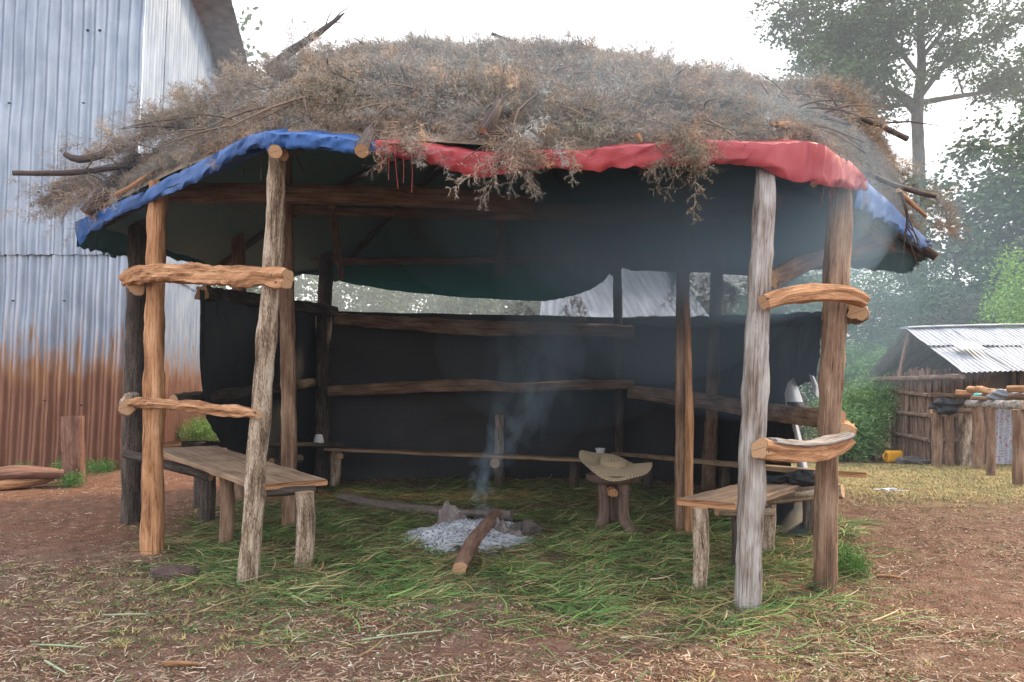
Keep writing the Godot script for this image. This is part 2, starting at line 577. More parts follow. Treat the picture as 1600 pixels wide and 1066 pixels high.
func thatch_color(x: float, z: float) -> Color:
	var t := nz.get_noise_2d(x * 60.0 + 200.0, z * 60.0) * 1.3 + rng.randf_range(-.45, .45)
	var c := L(.335, .235, .17).lerp(L(.30, .26, .225), clampf(0.5 + t, 0, 1))
	var green := clampf(nz.get_noise_2d(x * 75.0, z * 75.0 + 900.0) * 1.6 + rng.randf_range(-.3, .3), 0, 1)
	c = c.lerp(L(.17, .195, .14), green * 0.55)
	if rng.randf() < 0.12: c = L(.40, .28, .18)
	if rng.randf() < 0.12: c = L(.33, .325, .31)
	return c * rng.randf_range(0.55, 1.3)

func build_shelter() -> void:
	var sh := thing("brush_shelter", "round open pole shelter roofed with tarpaulin and dry juniper brush", "shelter", Vector3(0, 0, -CD))
	var cut: Material = M.cut
	var post := func(path: Array, rad: Array, m: Material, boxy: float, rough: float, ridge: float, sd: int, nm := "post", lab := ""):
		var hewn: bool = nm == "rail" and m == M.split
		return part(sh, nm, timber(path, rad, boxy, rough, ridge, 22 if m != M.split else 16, sd, .035 if hewn else .05, hewn), [m, cut], lab)
	# --- posts, from the ground (sunk 10 cm) to the roof
	var g := func(px: float, py: float): return on_ground(px, py) - Vector3(0, 0.1, 0)
	var V := func(a: float, b := -1.0): return Vector2(a, b if b > 0 else a)
	post.call([g.call(203, 818), W(207, 640, 6.07), W(212, 480, 6.05), W(216, 335, 6.0)], [V.call(.072), V.call(.068), V.call(.066)], M.bark_dark, 2.0, .012, .05, 1, "post", "dark bark-covered log post")
	post.call([g.call(238, 865), W(240, 700, 4.94), W(241, 560, 4.93), W(243, 430, 4.95), W(248, 285, 4.95)], [V.call(.068, .055), V.call(.060, .05), V.call(.055, .045), V.call(.05), V.call(.045)], M.split, 5.0, .014, .08, 2, "post", "freshly split orange timber post")
	post.call([g.call(385, 912), W(398, 760, 4.17), W(411, 600, 4.15), W(424, 440, 4.12), W(431, 320, 4.1), W(433, 222, 4.1)], [V.call(.052), V.call(.052), V.call(.05), V.call(.047), V.call(.045), V.call(.044)], M.bark_pale, 2.0, .010, .05, 3, "post", "leaning log post with flaking mottled bark")
	post.call([g.call(452, 828), W(451, 600, 5.79), W(447, 400, 5.75), W(444, 195, 5.7)], [V.call(.05)], M.brown, 3.2, .010, .1, 4)
	post.call([W(375, 779, 7.5), W(374, 560, 7.5), W(372, 330, 7.5)], [V.call(.06)], M.brown, 3.0, .010, .1, 5)
	post.call([W(503, 756, 8.9), W(505, 560, 8.9), W(512, 330, 8.7)], [V.call(.078), V.call(.08), V.call(.07)], M.bark_dark, 2.2, .012, .06, 6)
	post.call([W(779, 765, 8.95), W(780, 648, 8.95)], [V.call(.05)], M.bark_pale, 2.0, .008, .05, 7)
	post.call([W(968, 750, 9.2), W(967, 560, 9.2), W(964, 405, 9.1)], [V.call(.05)], M.bark_dark, 2.0, .012, .05, 8)
	post.call([W(1108, 768, 8.3), W(1116, 560, 8.3), W(1124, 340, 8.1)], [V.call(.075), V.call(.065), V.call(.055)], M.brown, 2.6, .012, .1, 9)
	post.call([g.call(1064, 832), W(1066, 600, 5.6), W(1067, 400, 5.6), W(1067, 215, 5.5)], [V.call(.045)], M.brown, 2.6, .01, .1, 10)
	post.call([g.call(1076, 835), W(1077, 660, 5.53), W(1073, 465, 5.53)], [V.call(.026, .03), V.call(.026, .03), V.call(.016, .02)], M.split, 3.2, .008, .1, 11, "post", "pale split face of the inner post")
	post.call([g.call(1167, 950), W(1174, 760, 3.72), W(1182, 560, 3.72), W(1190, 400, 3.78), W(1197, 258, 4.0)], [V.call(.056, .045), V.call(.054, .045), V.call(.050, .045), V.call(.046), V.call(.044)], M.grey, 3.8, .012, .10, 12, "post", "grey weathered squared post")
	post.call([g.call(1288, 922), W(1291, 760, 4.06), W(1300, 560, 4.07), W(1307, 440, 4.15), W(1314, 292, 4.35)], [V.call(.05), V.call(.048), V.call(.052), V.call(.056), V.call(.054)], M.brown, 3.0, .014, .14, 13)
	# --- rails nailed across the posts
	post.call([W(196, 438, 4.98), W(225, 428, 4.84), W(300, 428, 4.52), W(380, 432, 4.2), W(451, 436, 3.98)], [V.call(.035, .038), V.call(.035, .052), V.call(.035, .048), V.call(.033, .050), V.call(.036, .042)], M.split, 4.5, .020, .10, 21, "rail", "thick split rail at shoulder height")
	post.call([W(212, 444, 4.95), W(214, 432, 6.2)], [V.call(.055, .07)], M.brown, 2.6, .02, .1, 22, "rail")
	post.call([W(203, 630, 5.0), W(235, 630, 4.83), W(310, 636, 4.5), W(370, 644, 4.22), W(405, 648, 4.05)], [V.call(.026, .024), V.call(.028, .031), V.call(.028, .027), V.call(.028, .030), V.call(.024, .018)], M.split, 3.0, .018, .12, 23, "rail", "knobbly split rail at knee height")
	post.call([W(198, 636, 4.96), W(208, 622, 6.1)], [V.call(.05, .05)], M.bark_pale, 2.4, .02, .1, 24, "rail")
	post.call([W(1193, 472, 3.62), W(1230, 461, 3.68), W(1280, 457, 3.84), W(1325, 460, 3.95), W(1352, 472, 3.98)], [V.call(.035, .034), V.call(.035, .036), V.call(.035, .040), V.call(.035, .037), V.call(.03, .030)], M.split, 5.0, .010, .1, 25, "rail", "curved pale split rail at head height")
	post.call([W(1340, 488, 4.06), W(1335, 494, 5.0), W(1300, 500, 6.0)], [V.call(.05, .045)], M.brown, 2.6, .016, .1, 26, "rail")
	var lr = post.call([W(1186, 702, 3.58), W(1225, 708, 3.66), W(1270, 706, 3.8), W(1305, 698, 3.93), W(1328, 686, 3.97)], [V.call(.045, .046), V.call(.045, .044), V.call(.045, .040), V.call(.042, .034), V.call(.03, .018)], M.split, 4.5, .016, .12, 27, "rail", "bowed split rail with grey bark on top")
	part(lr, "bark", timber([W(1200, 689, 3.6), W(1225, 693, 3.66), W(1270, 693, 3.8), W(1305, 686, 3.93), W(1327, 679, 3.97)], [Vector2(.05, .014), Vector2(.056, .016), Vector2(.054, .015), Vector2(.05, .014), Vector2(.035, .01)], 2.6, .012, .1, 16, 28, .03), [M.grey, M.grey])
	post.call([W(1322, 676, 4.02), W(1312, 664, 4.9), W(1290, 655, 5.8)], [V.call(.05, .04)], M.split, 2.6, .014, .1, 29, "rail")
	post.call([W(985, 612, 8.95), W(1120, 630, 7.8), W(1210, 645, 6.2), W(1312, 656, 4.55)], [V.call(.04, .07), V.call(.04, .075), V.call(.04, .065), V.call(.035, .05)], M.brown, 3.4, .012, .08, 30, "rail")
	post.call([W(523, 499, 8.75), W(640, 506, 8.72), W(760, 513, 8.7), W(860, 513, 8.75), W(990, 519, 8.95)], [V.call(.04, .06), V.call(.04, .07), V.call(.04, .085), V.call(.04, .065), V.call(.04, .065)], M.brown, 3.4, .018, .1, 31, "rail")
	post.call([W(513, 611, 8.75), W(600, 607, 8.72), W(740, 602, 8.7), W(800, 606, 8.7), W(900, 602, 8.8), W(990, 601, 8.95)], [V.call(.04, .055), V.call(.04, .06), V.call(.04, .065), V.call(.04, .05), V.call(.04, .05)], M.brown, 3.4, .014, .1, 32, "rail")
	post.call([W(491, 598, 8.7), W(400, 610, 7.4), W(270, 627, 5.9)], [V.call(.04, .05)], M.bark_dark, 2.4, .014, .08, 33, "rail")
	post.call([W(522, 487, 8.7), W(386, 468, 7.4), W(316, 458, 6.25)], [V.call(.05, .06)], M.bark_dark, 2.4, .02, .1, 34, "rail")
	post.call([W(990, 503, 8.9), W(1118, 502, 8.2), W(1292, 499, 5.7)], [V.call(.04, .05)], M.bark_dark, 2.4, .02, .1, 35, "rail")
	var nm := SphereMesh.new()
	nm.radius = .0075; nm.height = .009; nm.radial_segments = 8; nm.rings = 4
	for q in [[241, 421, 4.73], [236, 433, 4.74], [425, 430, 4.0], [431, 441, 3.98], [238, 629, 4.77], [398, 645, 4.03], [1200, 467, 3.58], [1306, 458, 3.88], [1200, 706, 3.55], [1292, 702, 3.86]]:
		var nl := MeshInstance3D.new()
		nl.name = "nail"
		nl.mesh = nm
		nl.material_override = M.dark_iron
		sh.add_child(nl, true)
		nl.global_position = W(q[0], q[1], q[2])
	# --- roof frame
	post.call([W(240, 304, 5.75), W(420, 302, 5.7), W(600, 306, 5.65), W(760, 314, 5.6), W(835, 323, 5.6)], [V.call(.045, .066), V.call(.045, .066), V.call(.045, .066), V.call(.045, .068), V.call(.045, .06)], M.brown, 4.0, .012, .06, 41, "beam")
	post.call([W(775, 330, 5.72), W(960, 334, 5.68), W(1080, 330, 5.55), W(1215, 318, 4.9)], [V.call(.045, .06)], M.brown, 4.0, .012, .06, 42, "beam")
	post.call([W(460, 326, 7.2), W(600, 332, 7.2), W(985, 339, 7.2)], [V.call(.04, .045)], M.brown, 3.6, .012, .08, 43, "beam")
	post.call([W(325, 372, 7.8), W(440, 394, 8.6), W(535, 404, 8.8)], [V.call(.04, .05)], M.brown, 3.6, .012, .08, 44, "beam")
	post.call([W(530, 408, 8.8), W(760, 406, 8.8), W(1050, 396, 8.8)], [V.call(.035, .04)], M.brown, 3.6, .012, .08, 45, "beam")
	post.call([W(985, 416, 9.0), W(1110, 420, 8.6), W(1225, 428, 8.2)], [V.call(.035, .045)], M.brown, 3.6, .012, .08, 46, "beam")
	post.call([W(1205, 436, 4.3), W(1260, 410, 4.9), W(1320, 392, 5.5), W(1392, 372, 6.0)], [V.call(.03, .05)], M.brown, 3.4, .014, .08, 47, "brace")
	post.call([W(1345, 345, 5.2), W(1392, 385, 5.9)], [V.call(.035)], M.brown, 3.0, .014, .08, 48, "brace")
	for q in [[782, 318, 7.1, 781, 428, 8.85, .045], [518, 322, 7.1, 534, 432, 8.8, .035], [994, 332, 7.1, 962, 418, 8.9, .035], [1114, 330, 6.9, 1128, 418, 8.3, .04]]:
		post.call([W(q[0], q[1], q[2]), W(q[3], q[4], q[5])], [V.call(q[6])], M.brown, 3.0, .012, .08, 50 + int(q[0]) % 9, "rafter")
	for i in eave.size():      # rafters from the eave corners to the crown of the roof
		if i == 1: continue
		var a: Vector3 = eave[i]
		var th := Vector2(a.x - CX, a.z + CD).angle()
		var path := []
		for k in 6: path.append(roof_at(th, 0.98 - 0.18 * k) - Vector3(0, 0.09, 0))
		post.call(path, [V.call(.035), V.call(.03)], M.bark_dark, 2.0, .008, .04, 60 + i, "rafter")
	post.call([W(430, 237, 3.84), W(434, 222, 4.6), W(445, 205, 5.6)], [V.call(.034)], M.bark_dark, 2.0, .004, .03, 71, "rafter", "round pole end sawn square above the leaning post")
	post.call([W(565, 236, 3.70), W(584, 200, 4.0), W(600, 178, 4.5)], [V.call(.034)], M.branch, 2.0, .004, .03, 72, "rafter")
	post.call([W(134, 334, 5.35), W(165, 298, 5.4), W(215, 240, 5.5)], [V.call(.046), V.call(.043), V.call(.03)], M.branch, 2.0, .006, .03, 73, "rafter")
	post.call([W(1464, 402, 5.92), W(1425, 374, 5.98), W(1370, 335, 6.0)], [V.call(.034)], M.branch, 2.0, .004, .03, 74, "rafter")
	# --- tarpaulins
	var rows := []
	var uvs := []
	for j in 15:
		var row := []
		var ru := []
		for i in 97:
			var th := TAU * i / 96.0
			var r := j / 14.0
			var p := roof_at(th, r * 0.985) - Vector3(0, 0.035, 0)
			p.y += 0.05 * r * nz.get_noise_2d(cos(th) * 260.0, sin(th) * 260.0 + r * 90.0)
			row.append(p)
			ru.append(Vector2(p.x, p.z) * 0.5)
		rows.append(row); uvs.append(ru)
	part(sh, "roof_tarpaulin", sheet(rows, uvs), [M.green], "dark green tarpaulin under the brush")
	# edge strips: over the eave and hanging; each point = outer edge pixel, depth, drop in metres
	var strip := func(pts: Array, m: Material, sd: int, lab: String):
		var rws := []
		var us := []
		var path := []
		for i in pts.size() - 1:
			var n := 14
			for k in n + (1 if i == pts.size() - 2 else 0):
				var t := float(k) / n
				var a: Array = pts[i]
				var b: Array = pts[i + 1]
				path.append([W(a[0], a[1], a[2]).lerp(W(b[0], b[1], b[2]), t), lerpf(a[3], b[3], smoothstep(0.0, 1.0, t))])
		var run := 0.0
		for i in path.size():
			var p: Vector3 = path[i][0]
			var drop: float = path[i][1]
			var inn := (Vector3(CX, p.y, -CD) - p)
			inn.y = 0
			inn = inn.normalized()
			var row := []
			var ru := []
			if i: run += p.distance_to(path[i - 1][0])
			var wr := nz.get_noise_2d(run * 110.0, sd * 50.0)
			var wr2 := nz.get_noise_2d(run * 190.0, sd * 50.0 + 400.0)
			var outl := [[0.5, 0.20], [0.25, 0.095], [0.10, 0.034], [0.015, 0.004], [0.0, -0.004], [0.004 + .012 * wr2, -0.35 * drop], [0.008 + .02 * wr, -0.7 * drop], [0.012 + .03 * wr2, -drop * (1.0 + .35 * wr2)], [0.03, -drop * 0.97]]
			for k in outl.size():
				var w: float = (0.032 * (.25 - absf(nz.get_noise_2d(run * 260.0 + k * 14.0, k * 9.0 + sd * 9.0))) + .006 * nz.get_noise_2d(run * 600.0 - k * 20.0, k * 22.0 + sd * 77.0)) * (1.0 if k > 1 else 0.0)
				row.append(p + inn * (outl[k][0] + w) + Vector3.UP * (outl[k][1] + w + 0.012 * wr))
				ru.append(Vector2(i * 0.03, k * 0.05))
			rws.append(row); us.append(ru)
		var o := part(sh, "edge_tarpaulin", sheet(rws, us), [m], lab)
		return o
	strip.call([[118, 346, 5.55, .17], [135, 338, 5.5, .10], [210, 305, 5.0, .07], [300, 258, 4.5, .09], [385, 212, 4.05, .06], [415, 204, 3.9, .07]], M.blue, 1, "blue tarpaulin edge on the side towards the metal wall")
	strip.call([[411, 203, 3.9, .07], [440, 206, 3.84, .06], [500, 212, 3.8, .07], [560, 218, 3.76, .05], [612, 224, 3.75, .04]], M.blue, 2, "bright blue tarpaulin edge above the leaning post")
	strip.call([[585, 221, 3.74, .05], [650, 226, 3.73, .06], [700, 232, 3.72, .09], [742, 240, 3.72, .10], [790, 240, 3.72, .08], [900, 235, 3.73, .08], [1000, 226, 3.76, .09], [1085, 223, 3.8, .10], [1180, 222, 3.85, .11], [1262, 222, 3.92, .20], [1290, 228, 3.95, .19], [1330, 252, 4.2, .14], [1357, 281, 4.45, .05]], M.red, 3, "red tarpaulin edge folded over the front eave")
	strip.call([[1340, 268, 4.4, .16], [1362, 290, 4.6, .15], [1400, 325, 5.1, .12], [1440, 365, 5.7, .09], [1458, 382, 6.0, .02]], M.blue, 4, "blue tarpaulin edge beyond the red one")
	strip.call([[1452, 382, 6.0, .10], [1425, 392, 6.6, .18], [1330, 402, 7.4, .1], [1220, 418, 8.6, .06], [1060, 412, 9.1, .06], [962, 412, 9.3, .06]], M.green, 5, "dark green tarpaulin edge at the rear")
	strip.call([[118, 346, 5.55, .18], [170, 358, 6.2, .2], [250, 378, 7.0, .12], [330, 405, 8.0, .1], [430, 415, 8.7, .1], [520, 424, 9.2, .06]], M.green, 6, "dark green tarpaulin edge along the metal wall side")
	# hanging rear flap
	rows = []; uvs = []
	var fl := [[500, 432], [560, 446], [640, 458], [740, 466], [850, 471], [880, 466], [905, 459], [925, 452], [945, 438], [958, 418]]
	for i in fl.size() - 1:
		for k in 5:
			var t := k / 5.0
			var bx := lerpf(fl[i][0], fl[i + 1][0], t)
			var by := lerpf(fl[i][1], fl[i + 1][1], t) + 2.0 * nz.get_noise_2d(bx * 9.0, 5.0)
			var row := []
			var ru := []
			for j in 7:
				var f := j / 6.0
				var p := W(bx, lerpf(385.0, by, f), 9.1 + 0.05 * nz.get_noise_2d(bx * 3.0, f * 60.0) - 0.1 * f)
				row.append(p); ru.append(Vector2(bx * 0.01, f))
			rows.append(row); uvs.append(ru)
	part(sh, "rear_flap", sheet(rows, uvs), [M.teal], "teal shade cloth flap hanging at the rear")
	# black wall sheeting: [px, top py, depth, bottom py]
	rows = []; uvs = []
	var wl := [[312, 452, 6.15, 575], [322, 455, 6.3, 655], [345, 460, 6.7, 690], [386, 463, 7.4, 735], [440, 474, 8.2, 760], [508, 486, 9.1, 764], [640, 489, 9.15, 763], [800, 493, 9.15, 765], [968, 495, 9.4, 760], [1060, 497, 9.0, 770], [1122, 498, 8.45, 775], [1190, 494, 7.2, 790], [1225, 492, 6.5, 812], [1243, 494, 6.2, 690], [1250, 494, 6.1, 606], [1268, 494, 5.8, 592], [1282, 496, 5.6, 535]]
	for i in wl.size() - 1:
		var n := 10
		for k in n + (1 if i == wl.size() - 2 else 0):
			var t := float(k) / n
			var q := []
			for c in 4: q.append(lerpf(wl[i][c], wl[i + 1][c], t))
			var row := []
			var ru := []
			var sa: float = i + t
			for j in 41:
				var f := j / 40.0
				var jag := 4.0 * nz.get_noise_2d(sa * 120.0, 8.0) if (i < 2 or i > 11) else 1.0 * nz.get_noise_2d(sa * 90.0, 8.0)
				var p := W(q[0], lerpf(q[1] + 1.5 * nz.get_noise_2d(sa * 80.0, 3.0), q[3] + jag, f), q[2])
				p += Vector3(0.3, 0, 1).normalized() * (0.07 * nz.get_noise_2d(sa * 26.0, f * 30.0) + .05 * (.3 - absf(nz.get_noise_2d(sa * 60.0 + f * 50.0, f * 70.0 - sa * 20.0))) + .012 * nz.get_noise_2d(sa * 220.0, f * 200.0))
				row.append(p); ru.append(Vector2(sa * 0.4, f))
			rows.append(row); uvs.append(ru)
	part(sh, "wall_tarpaulin", sheet(rows, uvs), [M.black], "black plastic sheeting hung as a rear wall")
	# torn flaps of the sheeting, grey inside
	var flap := func(a: Array, m: Material, lab: String):
		var rw := []
		var us := []
		for i in a.size():
			var row := []
			var ru := []
			for j in 5:
				var f := j / 4.0
				var p := W(lerpf(a[i][0], a[i][2], f), lerpf(a[i][1], a[i][3], f), a[i][4] - 0.12 * sin(PI * f) - 0.05 * f)
				row.append(p); ru.append(Vector2(f, i * 0.1))
			rw.append(row); us.append(ru)
		part(sh, "torn_flap", sheet(rw, us), [m], lab)
	flap.call([[1231, 598, 1240, 590, 6.2], [1226, 615, 1246, 602, 6.15], [1228, 635, 1254, 625, 6.1], [1236, 655, 1258, 640, 6.05]], M.liner, "pale inner face of the torn sheeting")
	flap.call([[1229, 628, 1256, 628, 6.0], [1232, 640, 1259, 638, 5.98], [1240, 652, 1257, 648, 5.96]], M.black, "")
	flap.call([[1264, 584, 1272, 588, 5.75], [1268, 600, 1281, 606, 5.7], [1270, 612, 1279, 622, 5.7]], M.liner, "small pale torn corner")
	flap.call([[1236, 660, 1246, 660, 6.3], [1240, 690, 1254, 690, 6.3], [1246, 730, 1262, 730, 6.25], [1250, 800, 1275, 790, 6.1]], M.liner, "pale strip of torn sheeting")
	flap.call([[1205, 770, 1275, 762, 6.0], [1206, 800, 1276, 790, 5.9], [1208, 822, 1278, 815, 5.75], [1212, 832, 1270, 838, 5.6]], M.black, "slack foot of the black sheeting")
	# --- brush on the roof
	rows = []; uvs = []
	var cols := []
	for j in 25:
		var row := []
		var ru := []
		var rc := []
		for i in 161:
			var th := TAU * (i % 160) / 160.0
			var r := j / 24.0
			var p := thatch_at(th, r)
			row.append(p); ru.append(Vector2(p.x, p.z))
			rc.append(L(.29, .22, .16) * (0.8 + 0.4 * nz.get_noise_2d(p.x * 400.0, p.z * 400.0)))
		rows.append(row); uvs.append(ru); cols.append(rc)
	part(sh, "thatch_mat", sheet(rows, uvs, null, cols), [M.mat_thatch], "matted lower layer of the brush roof").set_meta("kind", "stuff")
	for vr in 3:
		var mesh := sprig_mesh(100 + vr, [0.34, 0.24, 0.50][vr])
		var xf := []
		var cl := []
		for i in 11000:
			var th := rng.randf() * TAU
			if i >= 9500: th = rng.randf_range(-.25, .95)
			if sin(th) < 0.0 and rng.randf() < 0.45: th = -th      # fewer on the far side
			var r := maxf(.02, sqrt(rng.randf())) * 1.0
			if i >= 9500: r = rng.randf_range(.62, 1.0)
			var p := roof_at(th, r)
			var lump := nz.get_noise_3d(p.x * 45.0, p.z * 45.0, 7.0)
			var fine := nz.get_noise_3d(p.x * 150.0, p.z * 150.0, 37.0)
			if rng.randf() < .15 - 1.3 * fine: continue
			if r > .90 and sin(th) > .3: p.y -= .02      # brush lies in bunches with gaps between
			p = thatch_at(th, r) + Vector3(0, .005 + rng.randf() * .05 + maxf(fine, 0.0) * .14, 0)
			var t_out := (thatch_at(th, minf(r + .06, 1.0)) - thatch_at(th, maxf(r - .06, .0))).normalized()
			var t_side := (thatch_at(th + .05, r) - thatch_at(th - .05, r)).normalized()
			var nrm := t_side.cross(t_out).normalized()
			if nrm.y < 0: nrm = -nrm
			var fi := rng.randfn(0, .9) + 3.0 * lump
			if r > .86 and i < 9500: fi = PI / 2 * (1 if rng.randf() < .5 else -1) + rng.randfn(0, .35)
			var dirv := (t_out * cos(fi) + t_side * sin(fi) + nrm * rng.randfn(.04, .10)).normalized()
			var b := Basis.looking_at(dirv, nrm).scaled(Vector3.ONE * rng.randf_range(0.45, 0.95) * (1.0 - .45 * smoothstep(.8, .98, r)))
			xf.append(Transform3D(b, p)); cl.append(thatch_color(p.x, p.z))
		# tufts drooping over the front eave: px, py, spread
		for q in [[660, 206, 25, 8], [805, 220, 20, 34], [870, 208, 30, 10], [1062, 212, 12, 46], [940, 200, 40, 8], [625, 208, 10, 7], [320, 180, 60, 60], [200, 240, 60, 60], [150, 280, 40, 60], [1430, 310, 25, 20], [1400, 270, 25, 20], [1455, 345, 12, 14], [120, 305, 30, 50]]:
			for i in int(q[3] * .3):
				var p := on_roof(q[0] + rng.randfn(0, .5) * q[2], q[1] + rng.randfn(0, 12), 0.1)
				p.z += 0.06
				var dv := Vector3(rng.randfn(0, .5) + (p.x * 0.3), -0.75 + rng.randfn(0, .35), 0.4 + rng.randfn(0, .3)).normalized()
				xf.append(Transform3D(Basis.looking_at(dv, Vector3(rng.randf() - .5, 0.3, 1).normalized()).scaled(Vector3.ONE * rng.randf_range(0.35, 0.75)), p))
				cl.append(thatch_color(p.x, p.z))
		# wisps standing above the roof line
		for q in [[470, 72, 5.3, 30, 45], [430, 85, 5.2, 22, 30], [520, 70, 5.4, 30, 25], [985, 85, 5.5, 22, 30], [1015, 90, 5.5, 20, 20], [255, 150, 5.2, 22, 25], [290, 118, 5.3, 22, 22], [350, 90, 5.3, 25, 25], [1130, 110, 5.4, 25, 15], [1330, 190, 5.4, 35, 40], [215, 180, 5.2, 22, 25]]:
			for i in int(q[3] * .6):
				var p := W(q[0] + rng.randfn(0, 1) * q[4], q[1] + rng.randfn(0, 8), q[2] + rng.randfn(0, .15))
				p.y = minf(p.y, roof_y(p.x, p.z) + heap(p.x, p.z) + 0.16)
				var dv := Vector3(rng.randfn(0, .6) + (q[0] - 800.0) * 0.0012, 0.6 + rng.randfn(0, .35), rng.randfn(0, .4)).normalized()
				xf.append(Transform3D(Basis.looking_at(dv, Vector3(1, 0.1, 0.3).normalized()).scaled(Vector3.ONE * rng.randf_range(0.35, 0.7)), p))
				cl.append(thatch_color(p.x, p.z))
		for q in [[1040, 408, 9.0, 2, 10], [1095, 420, 8.8, 4, 10], [1130, 435, 8.6, 6, 8], [905, 462, 9.2, 3, 10], [820, 470, 9.2, 2, 6], [1218, 425, 7.8, 3, 10]]:
			for i in q[3]:
				var p := W(q[0] + rng.randfn(0, 1) * q[4], q[1] + rng.randfn(0, 8), q[2] + .1)
				xf.append(Transform3D(Basis.looking_at(Vector3(rng.randfn(0, .35), -1, rng.randfn(0, .3)).normalized(), Vector3(1, 0, .2).normalized()).scaled(Vector3.ONE * rng.randf_range(.6, 1.2)), p))
				cl.append(L(.24, .16, .11) * rng.randf_range(.7, 1.2))
		var o := scatter(sh, "thatch", mesh, M.needle, xf, cl)
		o.set_meta("kind", "stuff")
		o.set_meta("label", "dry juniper brush heaped on the roof")

	# bare twigs showing through the brush
	var tx := []
	var tc := []
	for i in 420:
		var th := rng.randf_range(-.5, PI + .5)
		var r := sqrt(rng.randf()) * .92
		var p := roof_at(th, r)
		p.y += .04 + bank(p.x, p.z) * .95 + heap(p.x, p.z) * .85 + .16 * maxf(0.0, nz.get_noise_3d(p.x * 45.0, p.z * 45.0, 7.0)) + rng.randf() * .05
		var dv := (Vector3(cos(th), -.35 - .2 * r, sin(th)) + Vector3(rng.randfn(0, .8), rng.randfn(0, .2), rng.randfn(0, .8))).normalized()
		tx.append(Transform3D(Basis.looking_at(dv, Vector3.UP).scaled(Vector3.ONE * rng.randf_range(.4, 1.2)), p))
		tc.append(L(.075, .055, .05).lerp(L(.20, .13, .09), rng.randf()))
	var tw := scatter(sh, "bare_twigs", timber([Vector3.ZERO, Vector3(.015, .02, -.2), Vector3(-.02, .0, -.42)], [Vector2(.007, .007), Vector2(.005, .005), Vector2(.002, .002)], 2.0, .002, .0, 5, 3, .1), M.straw, tx, tc)
	tw.set_meta("kind", "stuff")
	tw.set_meta("label", "dark bare twigs showing through the brush")
	# frayed red strands
	for q in [[598, 232, 594, 268], [608, 234, 607, 282], [616, 236, 622, 296], [628, 238, 630, 286], [641, 240, 643, 300], [1290, 285, 1283, 318], [1295, 285, 1297, 322], [1301, 285, 1306, 310]]:
		var a := W(q[0], q[1] - 8, 3.72 if q[0] < 1000 else 4.05)
		var e := W(q[2], q[3], 3.72 if q[0] < 1000 else 4.05)
		part(sh, "frayed_strand", timber([a, a.lerp(e, .5) + Vector3(rng.randfn(0, .012), 0, 0), e], [Vector2(.0028, .0028), Vector2(.002, .002), Vector2(.0015, .0015)], 2.0, .002, 0.0, 5, 4, .03), [M.red, M.red])

